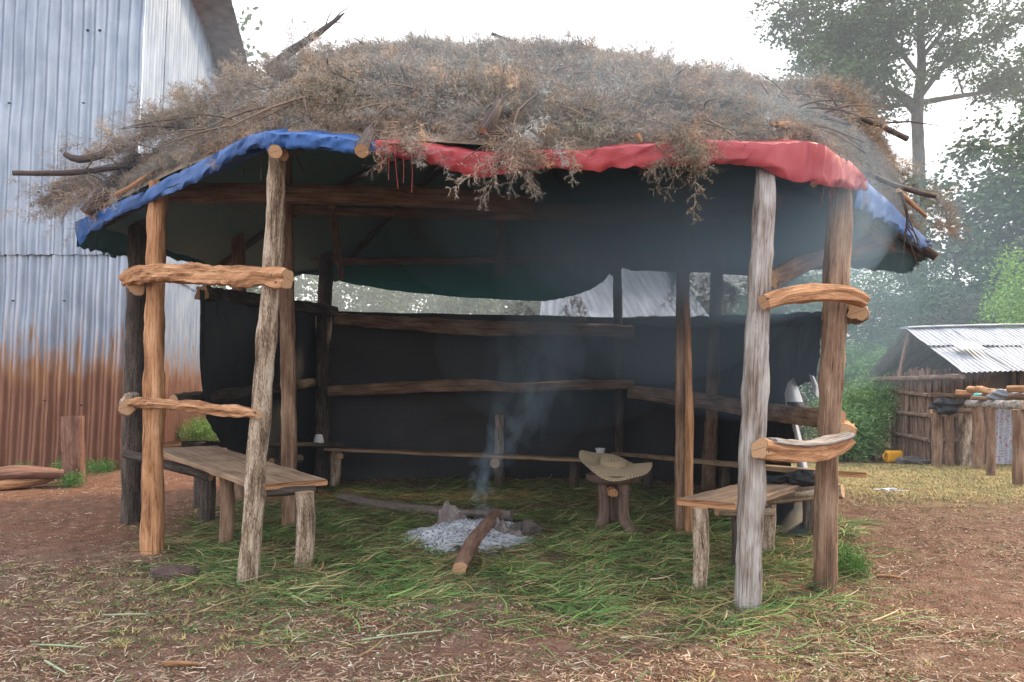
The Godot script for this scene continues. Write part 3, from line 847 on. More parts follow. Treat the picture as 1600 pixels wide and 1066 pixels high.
func build_branches() -> void:
	var G := "cut branches lying on the brush roof"
	var R := func(px, py, lift := 0.16): return on_roof(px, py, lift)
	var list := [
		["thin straight branch poking far out towards the metal wall", [W(20, 271, 5.25), W(110, 270, 5.3), W(215, 258, 5.4)], [.016, .019, .012], "branch"],
		["hooked grey branch jutting from the eave near the metal wall", [W(101, 241, 5.2), W(124, 249, 5.2), W(175, 236, 5.25), W(230, 208, 5.3)], [.016, .024, .024, .018], "branch"],
		["short peeled stick resting on the blue tarpaulin edge", [W(180, 305, 4.95), W(210, 288, 4.95), W(240, 267, 4.95)], [.014, .013, .01], "split"],
		["pointed bare stake rising from the top of the brush", [W(415, 112, 5.3), W(455, 80, 5.3), W(500, 50, 5.3), W(538, 20, 5.3)], [.028, .028, .02, .004], "branch"],
		["forked branch with orange cut end in the middle of the brush", [R.call(598, 117), R.call(622, 124), R.call(640, 130), R.call(650, 148)], [.026, .024, .02, .012], "branch"],
		["thick stub pointing down above the red tarpaulin", [R.call(755, 204, .2), R.call(772, 178, .2), R.call(780, 160, .2)], [.026, .03, .02], "branch"],
		["long thin bare twig lying along the ridge", [W(768, 52, 5.6), W(820, 74, 5.6), W(885, 104, 5.5)], [.012, .01, .007], "branch"],
		["thin dark branch below the ridge twig", [R.call(778, 82, .14), R.call(840, 93, .14), R.call(912, 97, .14)], [.009, .012, .010], "branch"],
		["stout branch with reddish cut end near the ridge", [R.call(985, 93, .16), R.call(950, 101, .16), R.call(912, 108, .16)], [.019, .017, .010], "branch"],
		["short sawn stub half sunk in grey-green brush", [R.call(931, 176), R.call(915, 173), R.call(902, 168)], [.018, .016, .012], "branch"],
		["long dark branch running down the slope to an orange cut end", [W(1418, 217, 5.35), W(1360, 190, 5.3), W(1290, 165, 5.2), W(1200, 148, 5.1)], [.020, .018, .015, .01], "branch"],
		["thin branch lying beside the long dark one", [W(1330, 195, 5.0), W(1270, 178, 4.95), W(1205, 160, 4.9)], [.01, .012, .008], "branch"],
		["dark branch above the blue edge opposite the stake hut", [W(1460, 306, 5.4), W(1400, 290, 5.2), W(1340, 262, 4.9), W(1300, 240, 4.7)], [.018, .018, .015, .01], "branch"],
		["split orange stick above the blue edge opposite the stake hut", [W(1403, 297, 5.1), W(1425, 318, 5.2), W(1447, 338, 5.3)], [.016, .015, .01], "split"],
		["bent twig hanging over the blue edge opposite the stake hut", [W(1408, 300, 5.05), W(1419, 340, 5.05), W(1414, 366, 5.05)], [.010, .009, .006], "branch"],
		["round sawn branch end in brown brush above the blue edge", [R.call(333, 160, .25), R.call(350, 155, .25), R.call(372, 150, .2)], [.022, .02, .016], "branch"],
		["pale split billet lying on the brush above the red tarpaulin", [R.call(1205, 194, .14), R.call(1230, 196, .14), R.call(1255, 198, .14)], [.012, .022, .02], "split"],
		["small pale chip of wood at the red tarpaulin", [R.call(995, 210, .16), R.call(1003, 222, .18)], [.012, .008], "split"],
		["small orange split end beside the drooping tuft", [R.call(1078, 208, .16), R.call(1092, 219, .18)], [.012, .007], "split"],
		["curved thin grey twig over the red tarpaulin", [R.call(838, 196, .2), R.call(815, 208, .22), R.call(775, 214, .22)], [.009, .008, .005], "branch"],
	]
	var sd := 200
	for q in list:
		sd += 1
		var t := thing("cut_branch", q[0], "branch", q[1][0], G)
		var rad := []
		for r in q[2]: rad.append(Vector2(r, r))
		part(t, "stem", timber(q[1], rad, 2.0, 0.004, 0.05, 10, sd, 0.04), [M[q[3]], M.cut])
		if q[3] == "branch" and q[1].size() > 2:      # side twigs
			for k in 5:
				var f = rng.randf_range(0.35, 1.0) * (q[1].size() - 1)
				var i0 := mini(int(f), q[1].size() - 2)
				var a: Vector3 = (q[1][i0] as Vector3).lerp(q[1][i0 + 1], f - i0)
				var dirv: Vector3 = (q[1][-1] - q[1][0]).normalized()
				var b := a + (dirv + Vector3(rng.randfn(0, .5), rng.randfn(0, .5), rng.randfn(0, .3))).normalized() * rng.randf_range(.12, .32)
				part(t, "twig", timber([a, a.lerp(b, .5) + Vector3(0, .015, 0), b], [Vector2(.005, .005), Vector2(.004, .004), Vector2(.002, .002)], 2.0, .001, 0.0, 5, sd + k, .08), [M.branch, M.branch])

# ---------------------------------------------------------------- benches and small things
func bench(label: String, a: Vector3, b: Vector3, wide: Vector3, thick: float, m: Material, legs: Array, bars: Array, sd: int) -> void:
	var t := thing("plank_bench", label, "bench", Vector3(a.x, gy(a.x, a.z), a.z), "plank benches round the fire")
	part(t, "seat", plank(a, b, wide, thick, sd), [m, M.split])
	for l in legs:      # [foot, head, radius, material]
		part(t, "leg", timber([l[0] - Vector3(0, .08, 0), (l[0] as Vector3).lerp(l[1], .5) + Vector3(.01, 0, 0), l[1]], [Vector2(l[2], l[2])], 2.2, .008, .06, 14, sd + 3), [l[3], M.cut])
	for l in bars:
		part(t, "crossbar", timber([l[0], l[1]], [Vector2(l[2], l[2])], 2.0, .006, .04, 14, sd + 5), [l[3], M.cut])

func leg_at(px: float, d: float, y: float, r: float, m: Material) -> Array:
	var x := (px - 800.0) / F * d
	return [Vector3(x, gy(x, -d), -d), Vector3(x + 0.01, y, -d), r, m]

func build_benches() -> void:
	bench("wide brown plank bench between the orange split post and the leaning log", Vector3(-1.28, .47, -4.67), Vector3(-2.42, .585, -5.95), Vector3(.175, 0, -.14), .035, M.plank,
		[leg_at(474, 4.55, .43, .052, M.bark_pale), leg_at(352, 5.2, .48, .045, M.brown), leg_at(322, 6.0, .54, .055, M.bark_dark)],
		[[W(415, 770, 4.6), W(492, 765, 4.72), .026, M.bark_dark], [W(195, 709, 5.75), W(330, 745, 5.6), .035, M.bark_dark]], 1)
	bench("dark narrow plank bench with an upturned white cup on it", W(258, 690, 6.65), W(520, 693, 8.45), Vector3(.10, 0, -.09), .04, M.bark_dark,
		[leg_at(310, 6.9, .56, .05, M.bark_dark), leg_at(440, 7.8, .48, .05, M.bark_dark)], [[W(424, 722, 7.4), W(470, 717, 7.7), .04, M.bark_dark]], 2)
	bench("long low plank bench along the black sheeting behind the fire", W(512, 699, 8.55), W(912, 716, 8.2), Vector3(0.01, 0, -.13), .03, M.plank,
		[leg_at(522, 8.6, .37, .06, M.bark_pale), leg_at(779, 8.3, .30, .05, M.bark_dark), leg_at(895, 8.3, .28, .05, M.bark_dark)],
		[[W(531, 713, 8.4), W(533, 713, 8.8), .033, M.bark_pale], [W(773, 724, 8.15), W(776, 724, 8.6), .05, M.bark_pale]], 3)
	bench("dark plank bench along the black sheeting behind the straw hat", W(975, 707, 8.5), W(1312, 737, 5.1), Vector3(.13, 0, .09), .035, M.plank,
		[leg_at(1010, 8.2, .33, .05, M.bark_dark), leg_at(1130, 7.1, .36, .05, M.bark_dark), leg_at(1262, 5.6, .42, .05, M.bark_dark)], [], 4)
	bench("brown plank bench with black plastic bundle by the grey post", Vector3(.975, .45, -4.03), Vector3(1.66, .45, -4.92), Vector3(.125, 0, .10), .035, M.plank,
		[leg_at(1091, 4.02, .415, .038, M.bark_pale), leg_at(1198, 4.95, .41, .04, M.bark_pale), leg_at(1148, 4.5, .41, .03, M.bark_dark)],
		[[W(1120, 798, 4.4), W(1207, 799, 4.5), .028, M.bark_pale], [W(1200, 778, 4.75), W(1317, 767, 4.5), .042, M.bark_pale]], 5)
	# crumpled black plastic bundle on it
	var t := thing("plastic_bundle", "crumpled black plastic bundle lying on the brown plank bench", "bundle", W(1240, 757, 4.75))
	part(t, "bundle", blob(W(1253, 748, 4.72), Vector3(.10, .045, .07), 3, .5, 130.0), [M.black])
	part(t, "bundle_tail", blob(W(1216, 750, 4.75), Vector3(.085, .02, .05), 5, .45, 130.0), [M.black])
	# upturned cup and bowl
	var cup := func(base: Vector3, r0: float, r1: float, h: float) -> ArrayMesh:
		var rows := []
		var uvs := []
		var prof := [[r0, 0.0], [r0 * 0.98, h * .3], [lerpf(r0, r1, .7), h * .8], [r1, h * .97], [r1 * .8, h], [0.001, h]]
		for q in prof:
			var row := []
			var ru := []
			for k in 25:
				row.append(base + Vector3(cos(TAU * k / 24) * q[0], q[1], sin(TAU * k / 24) * q[0])); ru.append(Vector2(k / 24.0, q[1]))
			rows.append(row); uvs.append(ru)
		return sheet(rows, uvs)
	var cp: Vector3 = W(498, 692, 8.25)
	top("cup", cup.call(cp, .052, .034, .085), [M.white], "white cup standing upside down on the dark bench", "cup")
	var bp := W(938, 716, 8.22)
	var bowl: ArrayMesh = cup.call(Vector3(bp.x, bp.y + .005, bp.z), .035, .055, .10)
	top("bowl", bowl, [M.white], "white bowl on the low rear bench behind the straw hat", "bowl")
	# stool
	var sp := Vector3((960.0 - 800.0) / F * 5.8, 0, -5.8)
	sp.y = gy(sp.x, sp.z)
	var st := thing("stool", "round carved wooden stool with splayed feet under a straw hat", "stool", sp)
	var y0 := 0.345
	part(st, "seat", timber([Vector3(sp.x, y0, sp.z), Vector3(sp.x, y0 + .02, sp.z), Vector3(sp.x, y0 + .06, sp.z)], [Vector2(.17, .17), Vector2(.20, .20), Vector2(.205, .205)], 2.0, .003, .01, 28, 9, .02), [M.stool, M.stool])
	for q in [[-.085, .05, -.14, .10], [.055, .10, .10, .20], [.02, -.12, .05, -.2]]:
		part(st, "leg", timber([Vector3(sp.x + q[0], y0 + .02, sp.z + q[1]), Vector3(sp.x + q[0] * .95, .2, sp.z + q[1]), Vector3(sp.x + q[0] * 1.05, .08, sp.z + q[1] * 1.05), Vector3(sp.x + q[2], -.01, sp.z + q[3])], [Vector2(.045, .045), Vector2(.040, .040), Vector2(.044, .044), Vector2(.05, .05)], 2.2, .006, .04, 14, 11), [M.stool, M.stool])
	part(st, "peg", timber([Vector3(sp.x - .03, y0 - .055, sp.z + .17), Vector3(sp.x - .03, y0 - .05, sp.z + .05)], [Vector2(.034, .028)], 3.0, .012, .1, 10, 12, .02), [M.split, M.split], "pale chipped wood under the seat")
	# straw hat: wavy brim tipped to the front, low crown
	var hc := Vector3(sp.x - .01, y0 + .128, sp.z)
	var hb := Basis(Vector3.RIGHT, 0.22) * Basis(Vector3.FORWARD, 0.08)
	var hat := thing("straw_hat", "floppy plaited straw hat lying on the round stool", "hat", hc)
	var rows := []
	var uvs := []
	for j in 13:
		var row := []
		var ru := []
		for k in 61:
			var th := TAU * (k % 60) / 60.0
			var r := 0.08 + 0.20 * j / 12.0
			var f := j / 12.0
			var y := 0.018 * f * sin(2.0 * th + .6) + 0.016 * f * sin(3.0 * th + 1.0) + .012 * f * sin(5.0 * th + 2.0) - 0.02 * f * f * maxf(0, sin(th)) + 0.05 * pow(maxf(0.0, -cos(th)), 4.0) * f * f
			row.append(hc + hb * Vector3(cos(th) * r * (1.0 - 0.10 * f * pow(maxf(0.0, -cos(th)), 4.0)), y, sin(th) * r * .9)); ru.append(Vector2(k / 60.0, f))
		rows.append(row); uvs.append(ru)
	part(hat, "brim", sheet(rows, uvs), [M.straw_hat])
	rows = []; uvs = []
	for j in 9:
		var row := []
		var ru := []
		for k in 41:
			var th := TAU * (k % 40) / 40.0
			var f := j / 8.0
			var r: float = [.085, .086, .085, .083, .08, .074, .055, .03, .001][j]
			var y: float = [-.005, .012, .022, .030, .036, .040, .038, .036, .034][j]
			row.append(hc + hb * Vector3(cos(th) * r * 1.15, y + .008 * sin(2 * th), sin(th) * r * .9)); ru.append(Vector2(k / 40.0, f * .6))
		rows.append(row); uvs.append(ru)
	part(hat, "crown", sheet(rows, uvs), [M.straw_hat])
	# --- fire
	var fp := Vector3(-.27, 0, -5.55)
	rows = []; uvs = []
	var cols := []
	for j in 61:
		var row := []
		var ru := []
		var rc := []
		for k in 161:
			var th := TAU * (k % 160) / 160.0
			var f := j / 60.0
			var edge := 1.0 + .28 * nz.get_noise_2d(cos(th) * 70.0 + 11.0, sin(th) * 70.0)
			var x := fp.x + cos(th) * .52 * f * edge
			var z := fp.z + sin(th) * .62 * f * edge
			var y := gy(x, z) - .006 + .075 * (1.0 - f * f) + .02 * nz.get_noise_2d(x * 330.0, z * 330.0) * (1.0 - f * .6) + .012 * (1.0 - f)
			row.append(Vector3(x, y, z)); ru.append(Vector2(x, z))
			var tt := nz.get_noise_2d(x * 1500.0, z * 1500.0 + 40.0) * .8 + .7 * nz.get_noise_2d(x * 3800.0, z * 3800.0)
			var c := L(.34, .36, .41).lerp(L(.52, .54, .58), clampf(.5 + tt, 0, 1))
			if tt < -.28: c = L(.05, .05, .055)
			if f > .85 and tt < .15: c = L(.06, .055, .05)
			rc.append(c)
		rows.append(row); uvs.append(ru); cols.append(rc)
	top("ash_heap", sheet(rows, uvs, null, cols), [M.ash], "heap of pale grey ash and charcoal in the fireplace", "ash", "", "stuff")
	var at := func(px, py): return on_ground(px, py)
	for q in [["pale pointed hearth stone beside the long log", 703, 826, Vector3(.10, .11, .08), "stone_pale", 4], ["pinkish hearth stone right beside the short log", 783, 846, Vector3(.06, .10, .06), "stone_pale", 9], ["dark blocky hearth stone at the edge of the ash", 822, 843, Vector3(.085, .085, .07), "stone_dark", 6], ["small split hearth stone in front of the dark blocky one", 806, 848, Vector3(.05, .05, .04), "stone_pale", 7], ["grey hearth stone behind the crossing logs", 762, 818, Vector3(.09, .08, .07), "stone_dark", 8]]:
		var p: Vector3 = at.call(q[1], q[2])
		top("hearth_stone", blob(p + Vector3(0, q[3].y * .45, -.03), q[3], q[5], .5, 55.0, true, 10, 7), [M[q[4]]], q[0], "stone", "stones round the fire")
	var lg := thing("log", "long dark crooked log lying into the ashes from the rear", "log", W(530, 784, 7.2), "firewood logs in the fire")
	part(lg, "stem", timber([W(532, 776, 7.25), W(600, 790, 6.8), W(680, 799, 6.35), W(740, 801, 6.1), W(800, 804, 5.95)], [Vector2(.035, .035), Vector2(.045, .04), Vector2(.04, .04), Vector2(.035, .03), Vector2(.04, .035)], 2.0, .014, .08, 14, 31), [M.greylog, M.greylog])
	lg = thing("log", "short brown log with a split cut end pointing out of the fire", "log", on_ground(718, 900), "firewood logs in the fire")
	part(lg, "stem", timber([W(718, 889, 4.35), W(730, 862, 4.6), W(750, 831, 5.05), W(768, 813, 5.5), W(776, 804, 5.8)], [Vector2(.043, .043), Vector2(.042, .042), Vector2(.042, .042), Vector2(.04, .04), Vector2(.036, .036)], 2.0, .010, .04, 16, 33), [M.logbark, M.cut])
	# loose stone in the grass
	var ls: Vector3 = on_ground(266, 908)
	top("field_stone", blob(ls + Vector3(0, .02, -.05), Vector3(.13, .05, .09), 12, .3, 50.0, false, 20, 12), [M.stone_red], "flat reddish field stone in the grass near the orange post", "stone")

# ---------------------------------------------------------------- ground cover
func inside(x: float, d: float) -> float:      # how far under the shelter, 1 = well inside
	var th := Vector2(x + 0.05, -(d - 6.3)).angle()
	var r := Vector2((x + 0.05) / 2.45, (d - 6.2) / 2.75).length()
	var w := r + 0.16 * nz.get_noise_2d(x * 110.0, d * 110.0) + 0.0 * th
	return 1.0 - smoothstep(0.88, 1.08, w)

func blade_mesh(seg: int, length: float, width: float, bend: float, lift := .04) -> ArrayMesh:
	var v := PackedVector3Array(); var u := PackedVector2Array(); var idx := PackedInt32Array()
	for i in seg + 1:
		var t := float(i) / seg
		var w := width * (1.0 - t * t * .9) * .5
		var p := Vector3(bend * t * t * length * .4, length * lift * sin(t * PI), -t * length)
		v.append(p - Vector3(w, 0, 0)); v.append(p + Vector3(w, w * .5, 0))
		u.append(Vector2(0, t)); u.append(Vector2(1, t))
	for i in seg:
		var a := i * 2
		idx.append_array([a, a + 1, a + 2, a + 1, a + 3, a + 2])
	return commit(v, u, idx)

func build_ground() -> void:
	var rows := []
	var uvs := []
	var cols := []
	var zs := []
	var d := -8.0
	while d < 160.0:
		zs.append(d)
		d += 0.06 if d > 1.8 and d < 7.0 else (0.14 if d >= 7.0 and d < 18.0 else (0.6 if d < 30.0 and d > 7.0 else (0.5 if d <= 1.8 else 8.0)))
	var xs := []
	var x := -90.0
	while x < 90.0:
		xs.append(x)
		x += 0.07 if absf(x) < 3.4 else (0.2 if absf(x) < 9.0 else (1.0 if absf(x) < 20.0 else 7.0))
	for dz in zs:
		var row := []
		var ru := []
		var rc := []
		for xx in xs:
			row.append(Vector3(xx, gy(xx, -dz), -dz)); ru.append(Vector2(xx, dz))
			var n1 := nz.get_noise_2d(xx * 40.0, dz * 40.0 + 500.0)
			var n2 := nz.get_noise_2d(xx * 150.0 + 40.0, dz * 150.0)
			var c := L(.26, .148, .105).lerp(L(.195, .10, .066), clampf(.5 + n1 * 1.4, 0, 1))
			c = c.lerp(L(.32, .215, .155), clampf(.2 + n2 * .8 + n1 * .4, 0, 1))
			if xx < -1.5: c = c.lerp(L(.28, .13, .075), smoothstep(-1.8, -3.0, xx) * smoothstep(4.6, 5.6, dz) * (.7 + .6 * n2))
			var dry := smoothstep(6.0, 8.5, dz) * smoothstep(2.6, 4.2, xx + .8 * n1)
			c = c.lerp(L(.30, .235, .11), dry * clampf(.75 + n2, 0, 1))
			rc.append(c)
		rows.append(row); uvs.append(ru); cols.append(rc)
	var g := part(self, "ground", sheet(rows, uvs, null, cols), [M.soil])
	tag(g, "reddish brown trodden earth of the yard", "", "", "structure")
	# --- strewn cut grass
	var gm := [blade_mesh(5, .21, .005, .5), blade_mesh(5, .15, .0065, -.9, .12), blade_mesh(4, .28, .004, .2)]
	for vr in 3:
		var xf := []
		var cl := []
		var tries := 0
		while xf.size() < 12500 and tries < 200000:
			tries += 1
			var dd := rng.randf_range(2.9, 9.2)
			var px := rng.randf_range(-2.9, 2.7)
			var dens := inside(px, dd)
			# spill out of the front
			var sp := smoothstep(2.95 - .2 * smoothstep(-.2, .8, px), 3.9, dd + .35 * nz.get_noise_2d(px * 130.0, dd * 130.0)) * smoothstep(-1.7, -.6, px) * smoothstep(1.75, 1.2, px) * (1.0 if dd < 5.0 else 0.0)
			dens = maxf(dens, sp * .8)
			dens *= 1.0 - .95 * exp(-(pow((px + .28) / .42, 2) + pow((dd - 3.5) / .25, 2)))
			dens *= 1.0 - exp(-pow(Vector2((px + .27) / .55, (dd - 5.5) / .62).length(), 6.0))
			dens *= clampf(.6 + 1.7 * nz.get_noise_2d(px * 95.0 + 700.0, dd * 95.0), .08, 1.0)
			dens *= 1.0 - .8 * exp(-(pow((px + .25 + (4.9 - dd) * .1) / .1, 2) + pow((dd - 4.7) / .6, 2)))
			var onlog := absf((dd - 7.25) + (px + 1.55) * .839) / 1.305
			if px < .1 and px > -1.6 and onlog < .13: dens *= .08
			if dd > 6.8: dens *= .4
			if rng.randf() > dens: continue
			var heap := .012 + .05 * maxf(0.0, nz.get_noise_2d(px * 130.0, dd * 130.0 + 333.0))
			var yaw := rng.randf() * TAU
			if rng.randf() < .65: yaw = PI / 2 * (1 if rng.randf() < .5 else -1) + rng.randfn(0, .5) + 1.5 * nz.get_noise_2d(px * 60.0, dd * 60.0)
			var b := Basis(Vector3.UP, yaw) * Basis(Vector3.RIGHT, rng.randfn(.02, .08)) * Basis(Vector3.FORWARD, rng.randf() * 1.2)
			xf.append(Transform3D(b.scaled(Vector3.ONE * rng.randf_range(.5, 1.15)), Vector3(px, gy(px, -dd) + rng.randf() * heap + .006, -dd)))
			var k := rng.randf()
			var tone := nz.get_noise_2d(px * 80.0 + 60.0, dd * 80.0)
			var c := L(.095, .175, .05).lerp(L(.19, .30, .085), pow(rng.randf(), 1.6))
			if k < .28: c = L(.055, .10, .035)
			if k > .66 - .35 * tone: c = L(.27, .19, .09)
			if k > .93: c = L(.42, .36, .19)
			cl.append(c * rng.randf_range(.75, 1.2))
		var o := scatter(self, numbered("strewn_grass"), gm[vr], M.grass, xf, cl)
		tag(o, ["long green cut grass strewn over the shelter floor", "broad cut grass blades lying on the shelter floor", "thin cut grass stems lying on the shelter floor"][vr], "grass", "", "stuff")
	# --- short living turf: small upright tufts
	var tv := PackedVector3Array(); var tu := PackedVector2Array(); var ti := PackedInt32Array()
	for i in 9:
		var a := rng.randf() * TAU
		var o := Vector3(rng.randfn(0, .012), 0, rng.randfn(0, .012))
		var tip := o + Vector3(cos(a) * .028, rng.randf_range(.008, .028), sin(a) * .028)
		var s := Vector3(-sin(a), 0, cos(a)) * .0026
		var bse := tv.size()
		tv.append(o - s); tv.append(o + s); tv.append(tip)
		for q in 3: tu.append(Vector2.ZERO)
		ti.append_array([bse, bse + 1, bse + 2])
	var tuft := commit(tv, tu, ti)
	var xf2 := []
	var cl2 := []
	for i in 90000:
		var dd := 2.3 + 13.0 * pow(rng.randf(), 1.7)
		var px := rng.randf_range(-.75, .75) * dd
		if dd > 5.5 and px < 1.6 and px > -2.4: continue
		var green := clampf(nz.get_noise_2d(px * 55.0 + 20.0, dd * 55.0) * 1.5 + .1, 0, 1)
		var near_post := exp(-pow((dd - 4.1) / .75, 2)) * smoothstep(2.6, 1.2, absf(px + .2))
		var dry := smoothstep(6.0, 8.0, dd) * smoothstep(2.3, 3.8, px)
		var dens := clampf((green - .3) * .2 + near_post * .5 + dry * .75 + .01, 0, 1)
		if px < -1.6 and dd > 4.9: dens *= .12
		if px > 1.5 and dd < 7.0 and dd > 4.0: dens *= .3
		if rng.randf() > dens: continue
		var b := Basis(Vector3.UP, rng.randf() * TAU).scaled(Vector3.ONE * rng.randf_range(.5, 1.25) * (1.0 + .5 * dry))
		xf2.append(Transform3D(b, Vector3(px, gy(px, -dd) - .002, -dd)))
		var c := L(.075, .125, .04).lerp(L(.13, .17, .06), rng.randf())
		if rng.randf() < .45 + .4 * dry - near_post * .3: c = L(.46, .35, .16).lerp(L(.33, .28, .10), rng.randf())
		cl2.append(c * rng.randf_range(.75, 1.2))
	tag(scatter(self, "turf", tuft, M.grass, xf2, cl2), "short patchy turf growing in the trodden yard", "grass", "", "stuff")
	# --- dry litter: bits of straw, leaf and chaff
	var lm := [blade_mesh(2, .036, .0035, .25, .02), blade_mesh(3, .10, .0028, .3, .03), blade_mesh(2, .013, .006, .2, .1)]
	for vr in 3:
		xf2 = []; cl2 = []
		for i in [110000, 10000, 60000][vr]:
			var dd := 2.3 + 8.5 * pow(rng.randf(), 1.6)
			var px := rng.randf_range(-.75, .75) * dd
			var dens := clampf(.55 + 1.3 * nz.get_noise_2d(px * 70.0 + 300.0, dd * 70.0), .12, 1)
			if inside(px, dd) > .5: dens *= .15
			if px < -1.7 and dd > 4.8: dens *= .35
			if rng.randf() > dens: continue
			var b := Basis(Vector3.UP, rng.randf() * TAU) * Basis(Vector3.RIGHT, rng.randfn(.05, .22)) * Basis(Vector3.FORWARD, rng.randf() * 2.0)
			xf2.append(Transform3D(b.scaled(Vector3.ONE * rng.randf_range(.5, 1.4)), Vector3(px, gy(px, -dd) + .004 + rng.randf() * .008, -dd)))
			var k := rng.randf()
			var c := L(.48, .36, .25).lerp(L(.36, .23, .14), rng.randf())
			if k < .09: c = L(.56, .48, .38)
			elif k < .46: c = L(.20, .105, .065)
			elif k < .53: c = L(.13, .20, .09)
			cl2.append(c * rng.randf_range(.7, 1.15))
		tag(scatter(self, numbered("dry_litter"), lm[vr], M.straw, xf2, cl2), ["short bits of dry straw littering the yard", "longer dry stems littering the yard", "small dry leaf scraps littering the yard"][vr], "litter", "", "stuff")
	# --- loose sticks one can pick out
	var sticks := [[160, 968, 265, 966, .004, "pale green reed lying in front of the field stone", "reed"], [565, 1008, 690, 996, .004, "long green reed stem lying before the bare earth mound", "reed"], [50, 1012, 135, 1018, .005, "pale dry stalk lying on the bare yard", "reed"], [255, 1044, 310, 1047, .014, "short pinkish stick lying in the litter", "split"], [915, 936, 975, 928, .012, "split orange kindling stick lying on the strewn grass", "split"], [70, 1040, 105, 1062, .005, "forked pale twig lying in the litter", "reed"], [1370, 905, 1410, 908, .012, "flat pale offcut lying near the brown post", "split"], [1330, 1010, 1390, 1040, .004, "thin dry stalk slanting through the litter", "reed"]]
	for q in sticks:
		var a: Vector3 = on_ground(q[0], q[1]) + Vector3(0, .012, 0)
		var b: Vector3 = on_ground(q[2], q[3]) + Vector3(0, .014, 0)
		top("stick", timber([a, a.lerp(b, .5) + Vector3(0, .006, .01), b], [Vector2(q[4], q[4] * .7), Vector2(q[4], q[4] * .7), Vector2(q[4] * .6, q[4] * .5)], 2.2, .002, .1, 8, int(q[0])), [M[q[6]], M.cut], q[5], "stick", "sticks on the ground")

# ---------------------------------------------------------------- left: iron-clad building
func build_metal_building() -> void:
	var c0 := Vector3(-4.97, 0, -10.2)          # foot of the corner
	var lean := Vector3(.045, 1, 0)             # the corner leans a little
	var b := thing("iron_building", "tall building clad in corrugated iron with a rusty mud-stained foot", "building", c0)
	var pitch := .146
	var lap := 2.74
	var W1 := pitch * 7.0
	var right := Vector3.RIGHT
	var outn := Vector3(0, 0, 1)
	for k in 6:      # front wall: sheets run left from the corner
		var x0 := -W1 * (k + 1)
		part(b, "wall_sheet", corrugated(c0 + right * x0 + Vector3(0, .0, 0.004 * (k % 2)), right, W1 + .05, lean * (lap + .1), outn, pitch, .027, 14, k, 0.0, x0 + 20.0 * pitch, .03), [M.galv])
		part(b, "wall_sheet", corrugated(c0 + lean * lap + right * x0 + Vector3(0, 0, .032 + .004 * (k % 2)), right, W1 + .05, lean * 3.9, outn, pitch, .027, 14, k + 9, lap, x0 + 20.0 * pitch, .03), [M.galv])
	# side wall running back
	var far := Vector3(-5.88, .0, -15.2)
	var dirv := (far - c0).normalized()
	var so := Vector3(-dirv.z, 0, dirv.x)
	if so.x < 0: so = -so
	var ln := c0.distance_to(far)
	for k in 5:
		var a := c0 + dirv * (ln / 5.0 * k)
		part(b, "wall_sheet", corrugated(a + so * .004 * (k % 2) + Vector3(0, .0, 0), dirv, ln / 5.0 + .04, lean * (lap + .1), so, pitch, .027, 14, k + 20, 0.0, k * 7.0 * pitch), [M.galv])
		part(b, "wall_sheet", corrugated(a + lean * lap + so * (.032 + .004 * (k % 2)), dirv, ln / 5.0 + .04, lean * 4.4, so, pitch, .027, 14, k + 30, lap, k * 7.0 * pitch), [M.galv])
	# roof overhang along the side wall, seen from below
	var rows := []
	var uvs := []
	for i in 60:
		var t := i / 59.0
		var q := c0 + dirv * lerpf(-1.0, ln + .25, t)
		var row := []
		var ru := []
		for j in 9:
			var f := j / 8.0
			row.append(q + so * lerpf(-.2, .95, f) + Vector3(0, 7.55 - .75 * t * t - .1 * f + .018 * sin(TAU * t * ln / .076 / 2.0), 0)); ru.append(Vector2(t * 2.0, f))
		rows.append(row); uvs.append(ru)
	part(b, "roof_overhang", sheet(rows, uvs), [M.roofing])
	rows = []; uvs = []
	for i in 2:
		var row := []
		var ru := []
		for j in 2:
			row.append(Vector3([-12.0, -4.4][j], 7.3 + 1.2 * i, [-9.9, -12.5][i])); ru.append(Vector2(j, i))
		rows.append(row); uvs.append(ru)
	part(b, "roof", sheet(rows, uvs), [M.roofing])
	# roofing nails
	var nm := SphereMesh.new()
	nm.radius = .02; nm.height = .022; nm.radial_segments = 10; nm.rings = 5
	for q in [[137, 47], [156, 47], [14, 161], [130, 161], [69, 626], [126, 633], [20, 470], [100, 470], [172, 300], [60, 300]]:
		var o := MeshInstance3D.new()
		o.name = "nail"
		o.mesh = nm
		o.material_override = M.dark_iron
		b.add_child(o, true)
		o.global_position = W(q[0], q[1], 10.2 - (.055 if q[1] < 398 else .02))
	# post stump and slab before the wall
	var p := on_ground(116, 753)
	var t := thing("log_stump", "upright reddish log stump set before the rusty iron wall", "stump", p)
	part(t, "stem", timber([p - Vector3(0, .1, 0), p + Vector3(-.01, .4, 0), p + Vector3(-.02, .72, 0)], [Vector2(.115, .11), Vector2(.11, .1), Vector2(.11, .1)], 2.4, .012, .05, 18, 81), [M.stump, M.stump])
	var a := on_ground(-30, 766)
	var e := on_ground(98, 758)
	t = thing("log_slab", "split log slab with pale underside lying before the iron wall", "log", a)
	part(t, "bark", timber([a + Vector3(0, .14, 0), a.lerp(e, .5) + Vector3(0, .155, 0), e + Vector3(0, .12, 0)], [Vector2(.17, .06), Vector2(.17, .07), Vector2(.12, .05)], 2.4, .012, .06, 18, 83), [M.stump, M.stump])
	part(t, "split_face", timber([a + Vector3(0, .06, .02), a.lerp(e, .45) + Vector3(0, .045, .03), e + Vector3(-.12, .07, 0)], [Vector2(.15, .06), Vector2(.14, .06), Vector2(.06, .03)], 3.0, .02, .1, 16, 84), [M.split, M.split])

